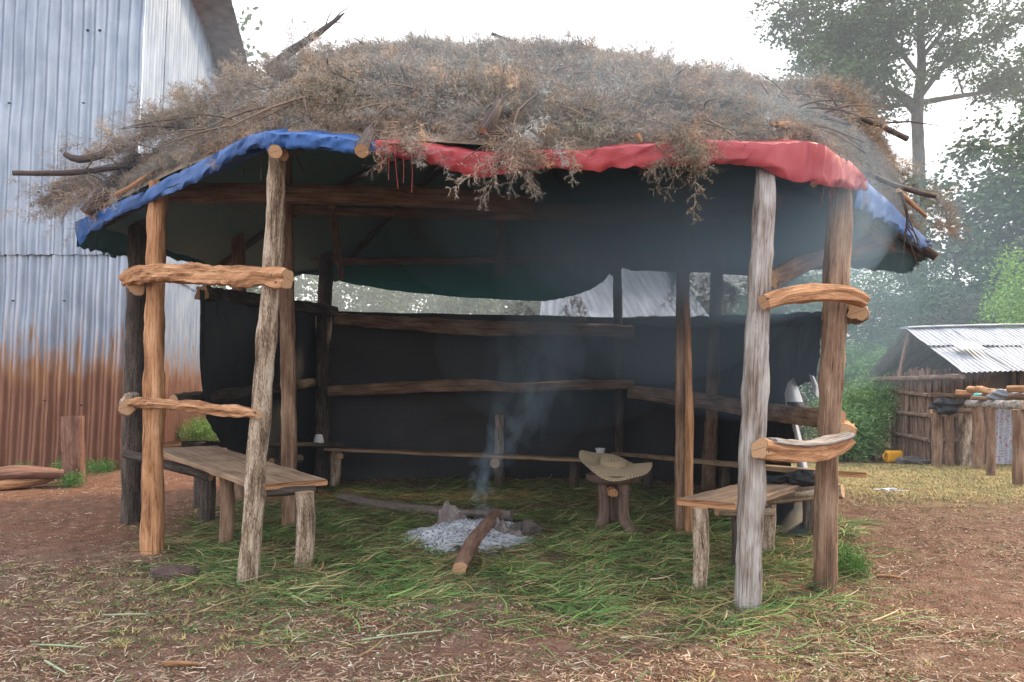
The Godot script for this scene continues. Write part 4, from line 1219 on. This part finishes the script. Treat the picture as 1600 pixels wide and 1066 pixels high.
# ---------------------------------------------------------------- plants
func leaf_clump(n: int, rad: float, size: float, seed_: int, longish := 1.8) -> ArrayMesh:
	var r := RandomNumberGenerator.new()
	r.seed = seed_
	var v := PackedVector3Array(); var u := PackedVector2Array(); var idx := PackedInt32Array()
	for i in n:
		var d := Vector3(r.randfn(), r.randfn() * .7, r.randfn()).normalized() * rad * pow(r.randf(), .5)
		var ax := Vector3(r.randfn(), r.randfn() * .6, r.randfn()).normalized()
		var sd := ax.cross(Vector3(r.randfn(), r.randfn(), r.randfn())).normalized()
		var s := size * r.randf_range(.6, 1.2)
		var o := v.size()
		v.append(d); v.append(d + ax * s * .5 + sd * s * .5 / longish); v.append(d + ax * s); v.append(d + ax * s * .5 - sd * s * .5 / longish)
		for q in 4: u.append(Vector2.ZERO)
		idx.append_array([o, o + 1, o + 2, o, o + 2, o + 3])
	return commit(v, u, idx)

var clumps := []
func crown(t: Node3D, pts: Array, kind: int, c0: Color, c1: Color, smin: float, smax: float) -> void:
	var xf := []
	var cl := []
	for p in pts:
		var b := Basis(Vector3.UP, rng.randf() * TAU) * Basis(Vector3.RIGHT, rng.randfn(0, .5))
		xf.append(Transform3D(b.scaled(Vector3.ONE * rng.randf_range(smin, smax)), p))
		cl.append(c0.lerp(c1, rng.randf()) * rng.randf_range(.75, 1.25))
	var o := scatter(t, "crown", clumps[kind], M.leaf, xf, cl)
	o.set_meta("kind", "stuff")

func bush(n: String, label: String, cat: String, at: Vector3, size: Vector3, count: int, kind: int, c0: Color, c1: Color, smin: float, smax: float, stems := 5, group := "", hole := .0) -> void:
	var t := thing(n, label, cat, at, group)
	var pts := []
	var k := 0
	while pts.size() < count and k < count * 8:
		k += 1
		var d := Vector3(rng.randfn(), rng.randfn(), rng.randfn()).normalized() * pow(rng.randf(), .4)
		var p := Vector3(d.x * size.x, size.y * (.5 + .5 * d.y), d.z * size.z)
		var ns := nz.get_noise_3d((at.x + p.x) * 38.0, p.y * 38.0, (at.z + p.z) * 38.0)
		if ns < hole - .25: continue
		pts.append(at + p * (1.0 + .25 * ns))
	crown(t, pts, kind, c0, c1, smin, smax)
	for i in stems:
		var q: Vector3 = pts[rng.randi() % pts.size()]
		part(t, "stem" if cat != "tree" else "trunk", timber([at - Vector3(0, .1, 0), at.lerp(q, .5) + Vector3(rng.randfn(0, .05), 0, 0), q], [Vector2.ONE * size.y * .012, Vector2.ONE * size.y * .008, Vector2.ONE * size.y * .003], 2.0, .004, .02, 7, 300 + i, .3), [M.branch, M.branch])

func build_plants() -> void:
	clumps = [leaf_clump(24, .5, .27, 1), leaf_clump(60, .5, .13, 2, 2.4), leaf_clump(40, .5, .22, 3, 5.0)]
	# the big tree behind the roof
	var D := 30.0
	var t := thing("spreading_tree", "tall forked tree with an airy spreading crown behind the shelter roof", "tree", W(1437, 612, D) * Vector3(1, 0, 1) + Vector3(0, -.9, 0))
	part(t, "trunk", timber([W(1436, 660, D), W(1438, 480, D), W(1437, 300, D), W(1434, 190, D), W(1434, 155, D)], [Vector2(.32, .32), Vector2(.25, .25), Vector2(.22, .22), Vector2(.21, .21), Vector2(.2, .2)], 2.0, .03, .05, 16, 401, .3), [M.tree_bark, M.tree_bark])
	var limbs := [[[1434, 175], [1405, 148], [1360, 138], [1310, 140], [1255, 128]], [[1434, 165], [1440, 100], [1438, 40], [1446, -60], [1450, -150]], [[1438, 150], [1480, 100], [1540, 60], [1620, 20]], [[1442, 160], [1500, 150], [1570, 138], [1640, 120]], [[1375, 138], [1340, 100], [1310, 50], [1290, -30]], [[1438, 120], [1400, 70], [1370, 10], [1350, -70]], [[1440, 90], [1480, 40], [1520, -40], [1560, -100]], [[1310, 140], [1280, 90], [1255, 50], [1235, 20]], [[1405, 148], [1385, 105], [1350, 60]], [[1430, 165], [1390, 165], [1340, 168], [1300, 160]]]
	var tips := []
	for li in limbs.size():
		var path := []
		var off := 0.0
		for i in limbs[li].size():
			off += rng.randfn(0, .5) if i else 0.0
			path.append(W(limbs[li][i][0], limbs[li][i][1], D + off))
		var rad := []
		var r0: float = [.22, .2, .13, .12, .11, .1, .1, .08, .08, .07][li]
		for i in path.size(): rad.append(Vector2.ONE * r0 * (1.0 - .75 * i / (path.size() - 1.0)))
		part(t, "limb", timber(path, rad, 2.0, .02, .04, 9, 410 + li, .3), [M.tree_bark, M.tree_bark])
		for k in 13:      # side branches with leaf clumps
			var f := rng.randf_range(.25, 1.0) * (path.size() - 1)
			var i0 := mini(int(f), path.size() - 2)
			var a: Vector3 = (path[i0] as Vector3).lerp(path[i0 + 1], f - i0)
			var dd: Vector3 = ((path[i0 + 1] - path[i0]) as Vector3).normalized()
			var e := a + (dd * .6 + Vector3(rng.randfn(0, .8), rng.randf_range(-.1, .9), rng.randfn(0, .8))).normalized() * rng.randf_range(.8, 2.3)
			part(t, "limb", timber([a, a.lerp(e, .5) + Vector3(rng.randfn(0, .1), .1, 0), e], [Vector2.ONE * .045, Vector2.ONE * .03, Vector2.ONE * .012], 2.0, .006, .0, 6, 500 + k, .4), [M.tree_bark, M.tree_bark])
			for q in 15:
				tips.append(a.lerp(e, rng.randf_range(.45, 1.15)) + Vector3(rng.randfn(0, .42), rng.randfn(.05, .25), rng.randfn(0, .5)))
	crown(t, tips, 0, L(.045, .08, .032), L(.085, .13, .045), .4, .8)
	var gr := "trees behind the yard"
	# dense tree at right edge, shrubs and undergrowth
	var T := func(px: float, d: float): 
		var x := (px - 800.0) / F * d
		return Vector3(x, gy(x, -d), -d)
	bush("leafy_tree", "dark dense tree filling the space beside the forked trunk", "tree", T.call(1545, 25.0), Vector3(2.6, 10.2, 2.2), 800, 0, L(.045, .08, .035), L(.075, .12, .045), .55, .95, 6, gr, .2)
	bush("leafy_tree", "dark tree rising above the stake hut", "tree", T.call(1680, 26.0), Vector3(3.2, 12.0, 2.4), 800, 0, L(.04, .07, .03), L(.07, .11, .04), .7, 1.1, 5, gr, .1)
	bush("broadleaf_shrub", "bright yellow-green leafy shrub rising over the stake hut", "shrub", T.call(1630, 19.5), Vector3(1.35, 5.3, 1.2), 520, 1, L(.16, .30, .05), L(.28, .44, .09), .5, .85, 5)
	bush("twiggy_shrub", "hazy grey-brown twiggy thicket between trunk and bright shrub", "shrub", T.call(1512, 22.0), Vector3(1.2, 4.6, 1.2), 420, 2, L(.11, .10, .09), L(.10, .14, .09), .5, .9, 9)
	bush("feathery_tree", "pale feathery light-green tree left of the forked trunk", "tree", T.call(1330, 27.0), Vector3(2.3, 6.6, 2.0), 900, 2, L(.10, .19, .08), L(.17, .27, .12), .6, 1.1, 8, gr)
	bush("feathery_tree", "pale feathery tree seen between the grey and brown posts", "tree", T.call(1225, 26.0), Vector3(2.2, 6.8, 2.0), 850, 2, L(.09, .18, .08), L(.15, .25, .11), .6, 1.1, 8, gr)
	bush("feathery_tree", "dim feathery tree over the stake hut's ridge", "tree", T.call(1445, 24.5), Vector3(1.7, 5.8, 1.6), 760, 2, L(.07, .13, .07), L(.11, .18, .09), .6, 1.1, 8, gr)
	bush("garden_bush", "rounded green garden bush beside the yellow can", "shrub", T.call(1368, 17.2), Vector3(.85, 1.8, .7), 260, 1, L(.13, .23, .08), L(.22, .34, .13), .3, .55, 9, "", .18)
	bush("garden_bush", "low dark green bush behind the brown post", "shrub", T.call(1322, 16.4), Vector3(.6, 1.4, .6), 200, 2, L(.10, .19, .07), L(.16, .27, .10), .35, .6, 9, "", .15)
	bush("garden_bush", "tall strap-leaved plant at the gable of the stake hut", "shrub", T.call(1345, 18.6), Vector3(.9, 2.6, .7), 260, 2, L(.08, .18, .06), L(.15, .27, .09), .45, .75, 7)
	var i := 0
	for q in [[560, 42.0, 3.6, 7.4], [640, 46.0, 3.4, 7.6], [730, 40.0, 2.4, 6.6], [800, 44.0, 3.0, 7.6], [470, 44.0, 3.4, 8.0], [900, 48.0, 4.0, 8.4], [1120, 42.0, 3.4, 7.0], [1010, 50.0, 4.0, 8.0]]:
		i += 1
		bush("far_tree", "hazy far tree seen through the gap above the black sheeting", "tree", T.call(q[0], q[1]), Vector3(q[2], q[3], 2.5), 420, 0, L(.06, .10, .05), L(.11, .16, .07), .8, 1.5, 3, "far trees behind the shelter", .1)
	bush("far_tree", "hazy tree top beyond the iron roof overhang", "tree", T.call(352, 30.0), Vector3(2.4, 14.6, 2.4), 420, 0, L(.05, .09, .04), L(.09, .14, .06), .7, 1.2, 3, "", .1)
	bush("garden_bush", "light green weed patch at the foot of the iron side wall", "shrub", T.call(322, 13.2), Vector3(.5, .3, .4), 120, 1, L(.14, .25, .05), L(.22, .34, .09), .2, .35, 3)
	for q in [[36, 742, .10], [98, 744, .16], [141, 742, .18], [164, 738, .1], [106, 762, .12]]:
		var p := on_ground(q[0], q[1])
		bush("weed", "small green weed growing at the foot of the iron wall", "plant", p, Vector3(q[2], q[2] * 1.1, q[2]), 22, 1, L(.05, .14, .035), L(.10, .20, .05), .12, .22, 2, "weeds along the iron wall")
	var p2 := on_ground(1328, 900)
	bush("weed", "leafy green weed growing against the brown post", "plant", p2, Vector3(.10, .12, .10), 30, 1, L(.06, .14, .035), L(.11, .21, .05), .12, .2, 2, "")

# ---------------------------------------------------------------- right: stake hut, rack, can; house behind
func build_hut() -> void:
	var A := Vector3(7.88, 0, -15.0)       # near corner
	var B := Vector3(8.16, 0, -17.2)       # far corner of the gable wall
	var C := Vector3(10.9, 0, -15.9)       # front wall runs right
	var h := thing("stake_hut", "low hut of upright stakes with a patched corrugated iron roof", "hut", Vector3(A.x, gy(A.x, A.z), A.z))
	var stake_row := func(a: Vector3, b: Vector3, n: int, ytop: float, gap_from := 2.0, gap_to := 2.0):
		for k in n:
			var t := (k + .5) / n
			if t > gap_from and t < gap_to: continue
			var p := a.lerp(b, t) + Vector3(rng.randfn(0, .012), 0, rng.randfn(0, .02))
			var r := a.distance_to(b) / n * rng.randf_range(.36, .56)
			var g := gy(p.x, p.z)
			part(h, "stake", timber([Vector3(p.x, g - .05, p.z), Vector3(p.x + rng.randfn(0, .02), g + .8, p.z), Vector3(p.x + rng.randfn(0, .02), ytop + rng.randfn(0, .02), p.z)], [Vector2(r, r), Vector2(r * .95, r), Vector2(r * .9, r)], 2.4, .01, .1, 8, k, .25), [M.stake, M.stake])
	stake_row.call(A, B, 26, 1.42)
	stake_row.call(A, C, 34, 1.42, .43, .62)
	# earth plaster behind the stakes
	var inner := func(a: Vector3, b: Vector3, off: Vector3):
		part(h, "inner_wall", sheet([[a + off + Vector3(0, -.5, 0), b + off + Vector3(0, -.5, 0)], [a + off + Vector3(0, 1.4, 0), b + off + Vector3(0, 1.4, 0)]], [[Vector2.ZERO, Vector2.RIGHT], [Vector2.DOWN, Vector2.ONE]]), [M.gable])
	inner.call(A, B, Vector3(.12, 0, 0))
	inner.call(A, C, Vector3(0, 0, -.12))
	for q in [[1400, 611, 17.1, 1457, 618, 14.95], [1399, 643, 17.1, 1457, 650, 14.93], [1398, 676, 17.1, 1457, 688, 14.93]]:
		part(h, "rail", timber([W(q[0], q[1], q[2]) - Vector3(.09, 0, 0), W(q[3], q[4], q[5]) - Vector3(.07, 0, 0)], [Vector2(.03, .04)], 2.4, .012, .08, 10, 7), [M.stake, M.stake])
	for q in [[1452, 617, 1560, 618], [1452, 649, 1540, 649], [1452, 688, 1528, 688]]:
		part(h, "rail", timber([W(q[0], q[1], 14.88), W(q[2], q[3], 15.1)], [Vector2(.03, .04)], 2.4, .012, .08, 10, 8), [M.stake, M.stake])
	# floral curtain in the doorway
	var rows := []
	var uvs := []
	var ca := A.lerp(C, .435)
	var cb := A.lerp(C, .615)
	for j in 9:
		var row := []
		var ru := []
		for k in 25:
			var f := k / 24.0
			var p := ca.lerp(cb, f) + Vector3(0, lerpf(.72, -.42, j / 8.0), .06 + .035 * sin(f * 26.0 + .4 * j) + .02 * sin(f * 60.0))
			row.append(p); ru.append(Vector2(f * .62, j / 8.0 * 1.14))      # metres of cloth
		rows.append(row); uvs.append(ru)
	part(h, "door_curtain", sheet(rows, uvs), [M.floral], "pale floral cloth hung in the doorway")
	# gable infill and roof
	var peak := W(1413, 516, 16.2)
	var el := W(1352, 589, 17.6)
	var er := W(1500, 583, 13.7)
	part(h, "tie_beam", timber([el + Vector3(.1, -.06, .1), er + Vector3(.1, -.06, -.1)], [Vector2(.05, .05)], 2.4, .012, .08, 10, 9, .2), [M.stake, M.stake])
	part(h, "king_post", timber([el.lerp(er, .36) + Vector3(.1, -.06, 0), peak + Vector3(.1, -.04, 0)], [Vector2(.045, .045)], 2.4, .012, .08, 10, 10, .2), [M.stake, M.stake])
	inner.call(B, Vector3(12.9, 0, -18.2), Vector3.ZERO)
	inner.call(Vector3(12.9, 0, -18.2), Vector3(12.9, 0, -14.6), Vector3.ZERO)
	inner.call(C, Vector3(12.9, 0, -16.2), Vector3.ZERO)
	var eg := ArrayMesh.new()
	var eo := Vector3(1.0, .02, -.16).normalized() * 4.8
	commit(PackedVector3Array([peak + eo, el + eo, er + eo]), PackedVector2Array([Vector2.ZERO, Vector2.ZERO, Vector2.ZERO]), PackedInt32Array([0, 1, 2]), eg)
	part(h, "gable", eg, [M.gable], "earth-plastered far gable")
	var ridge := Vector3(1.0, .02, -.16).normalized()
	var down := er - peak
	var nrm := ridge.cross(down).normalized()
	if nrm.y < 0: nrm = -nrm
	# two courses of sheets; the lower one laps under the upper
	for k in 5:
		var w := 1.02
		part(h, "roof_sheet", corrugated(peak + ridge * (k * .98) + nrm * (.05 + .006 * (k % 2)), ridge, w, down * (.46 + .03 * sin(k * 2.1)), nrm, .10, .012, 6, 60 + k, 0, k * .98, .03), [M.roofing])
		part(h, "roof_sheet", corrugated(peak + down * .42 + ridge * (k * .98 + .05) + nrm * (.016 + .006 * (k % 2)), ridge, w, down * .58, nrm, .10, .012, 6, 70 + k, 0, k * .98, .04), [M.roofing])
	var back := el - peak
	for k in 5:
		part(h, "roof_sheet", corrugated(peak + ridge * (k * .98), ridge, 1.02, back, Vector3.UP, .10, .012, 5, 80 + k, 0, k * .98), [M.roofing])
	part(h, "ridge_cap", timber([peak + Vector3(0, .05, 0), peak + ridge * 2.4 + Vector3(0, .09, 0), peak + ridge * 5.0 + Vector3(0, .06, 0)], [Vector2(.14, .025)], 3.0, .012, .05, 10, 5, .2), [M.roofing, M.roofing])
	part(h, "loose_sheet", corrugated(W(1480, 538, 14.9) + Vector3(0, .05, 0), ridge, .55, W(1500, 546, 14.5) - W(1480, 534, 14.9), Vector3.UP, .10, .008, 4, 91), [M.roofing], "flat offcut of iron laid loose on the roof")
	# drying rack along the hut
	var r := thing("wood_rack", "rough pole rack stacked with split wood before the stake hut", "rack", on_ground(1590, 760))
	for q in [[1590, 760, 9.1, 640, .055], [1548, 742, 11.4, 638, .05], [1527, 733, 13.4, 634, .075], [1483, 728, 14.5, 648, .065], [1463, 730, 14.2, 645, .085], [1508, 730, 14.4, 640, .095]]:
		var x: float = (q[0] - 800.0) / F * q[2]
		var g := gy(x, -q[2])
		part(r, "post", timber([Vector3(x, g - .1, -q[2]), Vector3(x + .01, g + .5, -q[2]), W(q[0], q[3], q[2])], [Vector2(q[4], q[4])], 2.8, .012, .1, 12, int(q[0]), .1), [M.bark_pale if q[0] == 1508 else M.brown, M.cut])
	part(r, "beam", timber([W(1512, 630, 13.6), W(1560, 632, 11.2), W(1604, 634, 9.0)], [Vector2(.05, .055)], 3.0, .02, .1, 12, 5, .2), [M.grey, M.cut])
	part(r, "beam", timber([W(1530, 627, 14.2), W(1600, 628, 11.6)], [Vector2(.05, .05)], 3.0, .02, .1, 12, 6, .2), [M.grey, M.cut])
	part(r, "beam", timber([W(1455, 643, 14.2), W(1530, 641, 14.3)], [Vector2(.045, .04)], 3.0, .02, .1, 12, 8, .2), [M.brown, M.cut])
	var G := "split wood stacked on the rack"
	var wd := [["short orange billet at the hut end of the rack", 1494, 613, 13.6, 1524, 616, 13.4, .06], ["reddish billet above the turquoise scrap", 1513, 608, 13.4, 1535, 611, 13.2, .06], ["pale billet with orange end in the middle of the rack", 1530, 607, 12.8, 1552, 614, 12.2, .06], ["pale billet beside the dark plastic on the rack", 1546, 612, 12.2, 1566, 618, 11.8, .06], ["dark billet under the other split wood", 1520, 622, 12.6, 1556, 623, 11.6, .04], ["long pale board on the end of the rack", 1576, 608, 9.6, 1640, 609, 9.2, .05], ["weathered board under the long pale board", 1578, 619, 9.7, 1640, 622, 9.2, .04]]
	var sd := 0
	for q in wd:
		sd += 1
		top("split_billet", timber([W(q[1], q[2], q[3]), W(q[4], q[5], q[6])], [Vector2(q[7], q[7] * .8)], 3.0, .02, .12, 12, 700 + sd, .1), [M.split if sd < 5 or sd == 6 else M.brown, M.split], q[0], "firewood", G)
	top("turquoise_scrap", blob(W(1527, 617, 12.9), Vector3(.065, .03, .06), 5, .25, 60.0, true, 10, 7), [M.turquoise], "small turquoise plastic scrap on the wood rack", "plastic")
	top("plastic_cover", blob(W(1572, 618, 11.3), Vector3(.20, .09, .3), 15, .5, 60.0), [M.grey_plastic], "grey plastic cover lying over wood on the rack", "plastic")
	top("plastic_cover", blob(W(1478, 634, 14.1), Vector3(.24, .13, .2), 19, .6, 60.0), [M.black], "black plastic draped over the low end of the rack", "plastic")
	# jerrycan lying on its side
	var jp: Vector3 = on_ground(1396, 723)
	var j := thing("jerrycan", "yellow plastic jerrycan lying at the corner of the stake hut", "jerrycan", jp)
	part(j, "body", timber([jp + Vector3(-.15, .12, 0), jp + Vector3(-.135, .12, 0), jp + Vector3(.135, .12, 0), jp + Vector3(.15, .12, 0)], [Vector2(.085, .105), Vector2(.10, .12), Vector2(.10, .12), Vector2(.085, .105)], 5.0, .002, 0.0, 24, 3, .05), [M.yellow, M.yellow])
	part(j, "handle", timber([jp + Vector3(-.155, .17, 0), jp + Vector3(-.20, .16, 0), jp + Vector3(-.20, .08, 0), jp + Vector3(-.155, .07, 0)], [Vector2(.015, .015)], 2.0, 0.0, 0.0, 8, 4, .03), [M.yellow, M.yellow])
	part(j, "cap", timber([jp + Vector3(-.15, .2, .05), jp + Vector3(-.185, .2, .05)], [Vector2(.028, .028)], 2.0, 0.0, 0.0, 12, 4, .02), [M.yellow, M.yellow])
	var bp: Vector3 = on_ground(1430, 726)
	top("scrap_heap", blob(bp + Vector3(0, .03, -.05), Vector3(.36, .10, .2), 33, .7, 50.0, true), [M.stone_dark], "dark heap of scraps at the foot of the hut wall", "scraps")
	var dp: Vector3 = on_ground(1392, 768)
	top("paper_scrap", blob(dp + Vector3(0, .01, 0), Vector3(.13, .018, .08), 8, .7, 60.0, true), [M.liner], "pale crumpled scrap lying on the dry grass", "scrap")
	# house with an iron roof behind the shelter
	var hs := thing("iron_roof_house", "house behind the shelter with a pale corrugated iron roof", "house", Vector3(2.6, 0, -19.0))
	var e0 := W(842, 516, 18.0)
	var r0 := W(978, 412, 21.5)
	var e1 := W(1120, 516, 18.0)
	for k in 4:
		var w := (e1.x - e0.x) / 4.0
		var a := e0 + Vector3(w * k, .012 * (k % 2), 0)
		part(hs, "roof_sheet", corrugated(a, Vector3.RIGHT, w + .05, Vector3(.25 if k == 0 else -.45, r0.y - e0.y, -3.5), Vector3(0, .85, .5), .16, .022, 6, 200 + k, 0, k * w, .0), [M.roofing])
	part(hs, "wall", sheet([[e0 + Vector3(.3, -2.6, -.4), e1 + Vector3(-.3, -2.6, -.4)], [e0 + Vector3(.3, -.05, -.4), e1 + Vector3(-.3, -.05, -.4)]], [[Vector2.ZERO, Vector2.RIGHT], [Vector2.DOWN, Vector2.ONE]]), [M.brown])

# ---------------------------------------------------------------- smoke
func smoke(px: float, py: float, d: float, size: Vector3, dens: float, tilt := 0.0) -> void:
	var f := FogVolume.new()
	f.name = numbered("smoke")
	f.shape = RenderingServer.FOG_VOLUME_SHAPE_ELLIPSOID
	f.size = size
	var key := "smoke%d" % int(dens * 1000)
	if not M.has(key):
		var m := FogMaterial.new()
		m.density = dens
		m.albedo = Color(.80, .91, 1.0)
		M[key] = m
	f.material = M[key]
	add_child(f)
	f.position = W(px, py, d)
	f.rotation.z = tilt
	tag(f, "thin blue wood smoke drifting from the fire", "smoke", "smoke from the fire", "stuff")

func build_smoke() -> void:
	var mist := FogVolume.new()
	mist.name = "morning_mist"
	mist.shape = RenderingServer.FOG_VOLUME_SHAPE_BOX
	mist.size = Vector3(80, 24, 36)
	var mm := FogMaterial.new()
	mm.density = .011
	mm.albedo = Color(.97, .98, .97)
	mist.material = mm
	add_child(mist)
	mist.position = Vector3(6, 11.0, -38.5)
	tag(mist, "pale smoky mist hanging among the trees behind the yard", "mist", "", "stuff")
	# plume over the embers: many thin puffs along a wavering path [px, py, spread px, size m, density]
	var path := [[758, 800, 8, .09, .55], [746, 770, 14, .12, .5], [752, 740, 22, .14, .42], [765, 715, 22, .16, .32], [795, 680, 26, .20, .24], [820, 645, 30, .24, .2], [835, 610, 42, .28, .15], [850, 575, 55, .32, .13], [840, 535, 60, .36, .11], [870, 500, 80, .42, .08]]
	for i in path.size():
		for k in 8:
			var f := rng.randf()
			var q: Array = path[i]
			var e: Array = path[mini(i + 1, path.size() - 1)]
			var sz: float = q[3] * rng.randf_range(.5, 1.2)
			smoke(lerpf(q[0], e[0], f) + rng.randfn(0, .6) * q[2], lerpf(q[1], e[1], f) + rng.randfn(0, 6), 6.0 + .02 * i + rng.randfn(0, .06), Vector3(sz * .55, sz * 1.9, sz), snappedf(q[4] * 1.5, .02), rng.randfn(-.35, .5))
	# the drifting cloud under and before the roof
	for q in [[1010, 430, 6.2, 2.4, 1.7, 2.2, .15], [1090, 340, 5.4, 2.6, 1.5, 2.2, .28], [1090, 340, 4.8, 2.0, 1.0, 1.6, .36], [1040, 215, 4.1, 2.0, .9, 1.0, .09], [1180, 370, 4.6, 1.4, 1.0, 1.6, .24], [900, 160, 4.3, 2.6, 1.0, 1.4, .07], [620, 110, 4.6, 2.6, .8, 1.4, .03], [300, 200, 5.0, 1.6, 1.3, 1.4, .03], [1160, 480, 5.6, 2.2, 1.6, 2.4, .08], [860, 360, 6.4, 2.6, 1.4, 2.4, .10], [600, 340, 6.0, 2.4, 1.2, 2.2, .035], [880, 540, 6.8, 2.2, 1.5, 1.6, .06], [840, 600, 6.3, .9, 1.2, .8, .06], [1000, 330, 4.6, 2.6, 1.0, 1.6, .13], [1400, 430, 9.0, 4.0, 2.6, 4.0, .03]]:
		smoke(q[0], q[1], q[2], Vector3(q[3], q[4], q[5]), q[6])

func _ready() -> void:
	rng.seed = 7
	nz.seed = 5
	nz.frequency = 0.02
	nz.fractal_octaves = 3
	# camera: level, lens shifted up
	var cam := Camera3D.new()
	cam.name = "camera"
	add_child(cam)
	cam.position = Vector3(0, 1, 0)
	var near := 0.05
	cam.set_frustum(1066.0 / F * near, Vector2(0, (HY - 533.0) / F * near), near, 400.0)
	cam.current = true
	# bright hazy morning sky
	var env := Environment.new()
	var sm := ProceduralSkyMaterial.new()
	sm.sky_top_color = Color(0.86, 0.885, 0.93)
	sm.sky_horizon_color = Color(0.99, 0.97, 0.945)
	sm.sky_curve = 0.25
	sm.ground_bottom_color = Color(0.35, 0.3, 0.25)
	sm.ground_horizon_color = Color(0.8, 0.8, 0.8)
	sm.sun_angle_max = 40.0
	sm.energy_multiplier = 1.0
	var sky := Sky.new()
	sky.sky_material = sm
	env.background_mode = Environment.BG_SKY
	env.sky = sky
	env.tonemap_mode = Environment.TONE_MAPPER_LINEAR
	env.tonemap_exposure = 3.2
	env.sdfgi_enabled = true
	env.ssao_enabled = true
	env.ssil_enabled = true
	env.fog_enabled = true
	env.fog_density = 0.0015
	env.fog_light_color = Color(0.88, 0.93, 1.0)
	env.volumetric_fog_enabled = true
	env.volumetric_fog_density = 0.0
	var we := WorldEnvironment.new()
	we.name = "world_environment"
	we.environment = env
	add_child(we)
	# soft low sun behind the trees at the right
	var sun := DirectionalLight3D.new()
	sun.name = "sun"
	sun.light_energy = 0.7
	sun.light_color = Color(1.0, 0.90, 0.74)
	sun.light_angular_distance = 10.0
	sun.shadow_enabled = true
	add_child(sun)
	sun.look_at_from_position(Vector3.ZERO, Vector3(-0.62, -0.62, 0.48), Vector3.UP)

	make_materials()
	M.stool = wood_mat([[0.0, L(.03, .02, .016)], [0.5, L(.10, .065, .05)], [1.0, L(.18, .125, .10)]], .02, 10.0, .4, .03, .4, 61, .3)
	M.logbark = wood_mat([[0.0, L(.04, .022, .016)], [0.5, L(.15, .085, .06)], [1.0, L(.28, .18, .13)]], .025, 4.0, .5, .04, .5, 63, .4)
	M.stump = wood_mat([[0.0, L(.06, .03, .02)], [0.5, L(.17, .085, .06)], [1.0, L(.27, .16, .12)]], .025, 8.0, .4, .05, .5, 65, .4)
	M.tree_bark = wood_mat([[0.0, L(.035, .03, .026)], [0.5, L(.08, .07, .062)], [1.0, L(.16, .14, .125)]], .03, 5.0, .4, .05, .5, 67, .4)
	M.greylog = wood_mat([[0.0, L(.05, .04, .036)], [0.5, L(.15, .12, .11)], [1.0, L(.26, .22, .20)]], .03, 4.0, .4, .05, .4, 71, .4)
	M.reed = mat(L(.26, .31, .18), .7)
	M.gable = mat(L(.12, .09, .07), .95)
	M.grey_plastic = mat(L(.16, .17, .19), .5)
	make_eave()
	build_ground()
	build_metal_building()
	build_hut()
	build_plants()
	build_shelter()
	build_benches()
	build_branches()
	build_smoke()
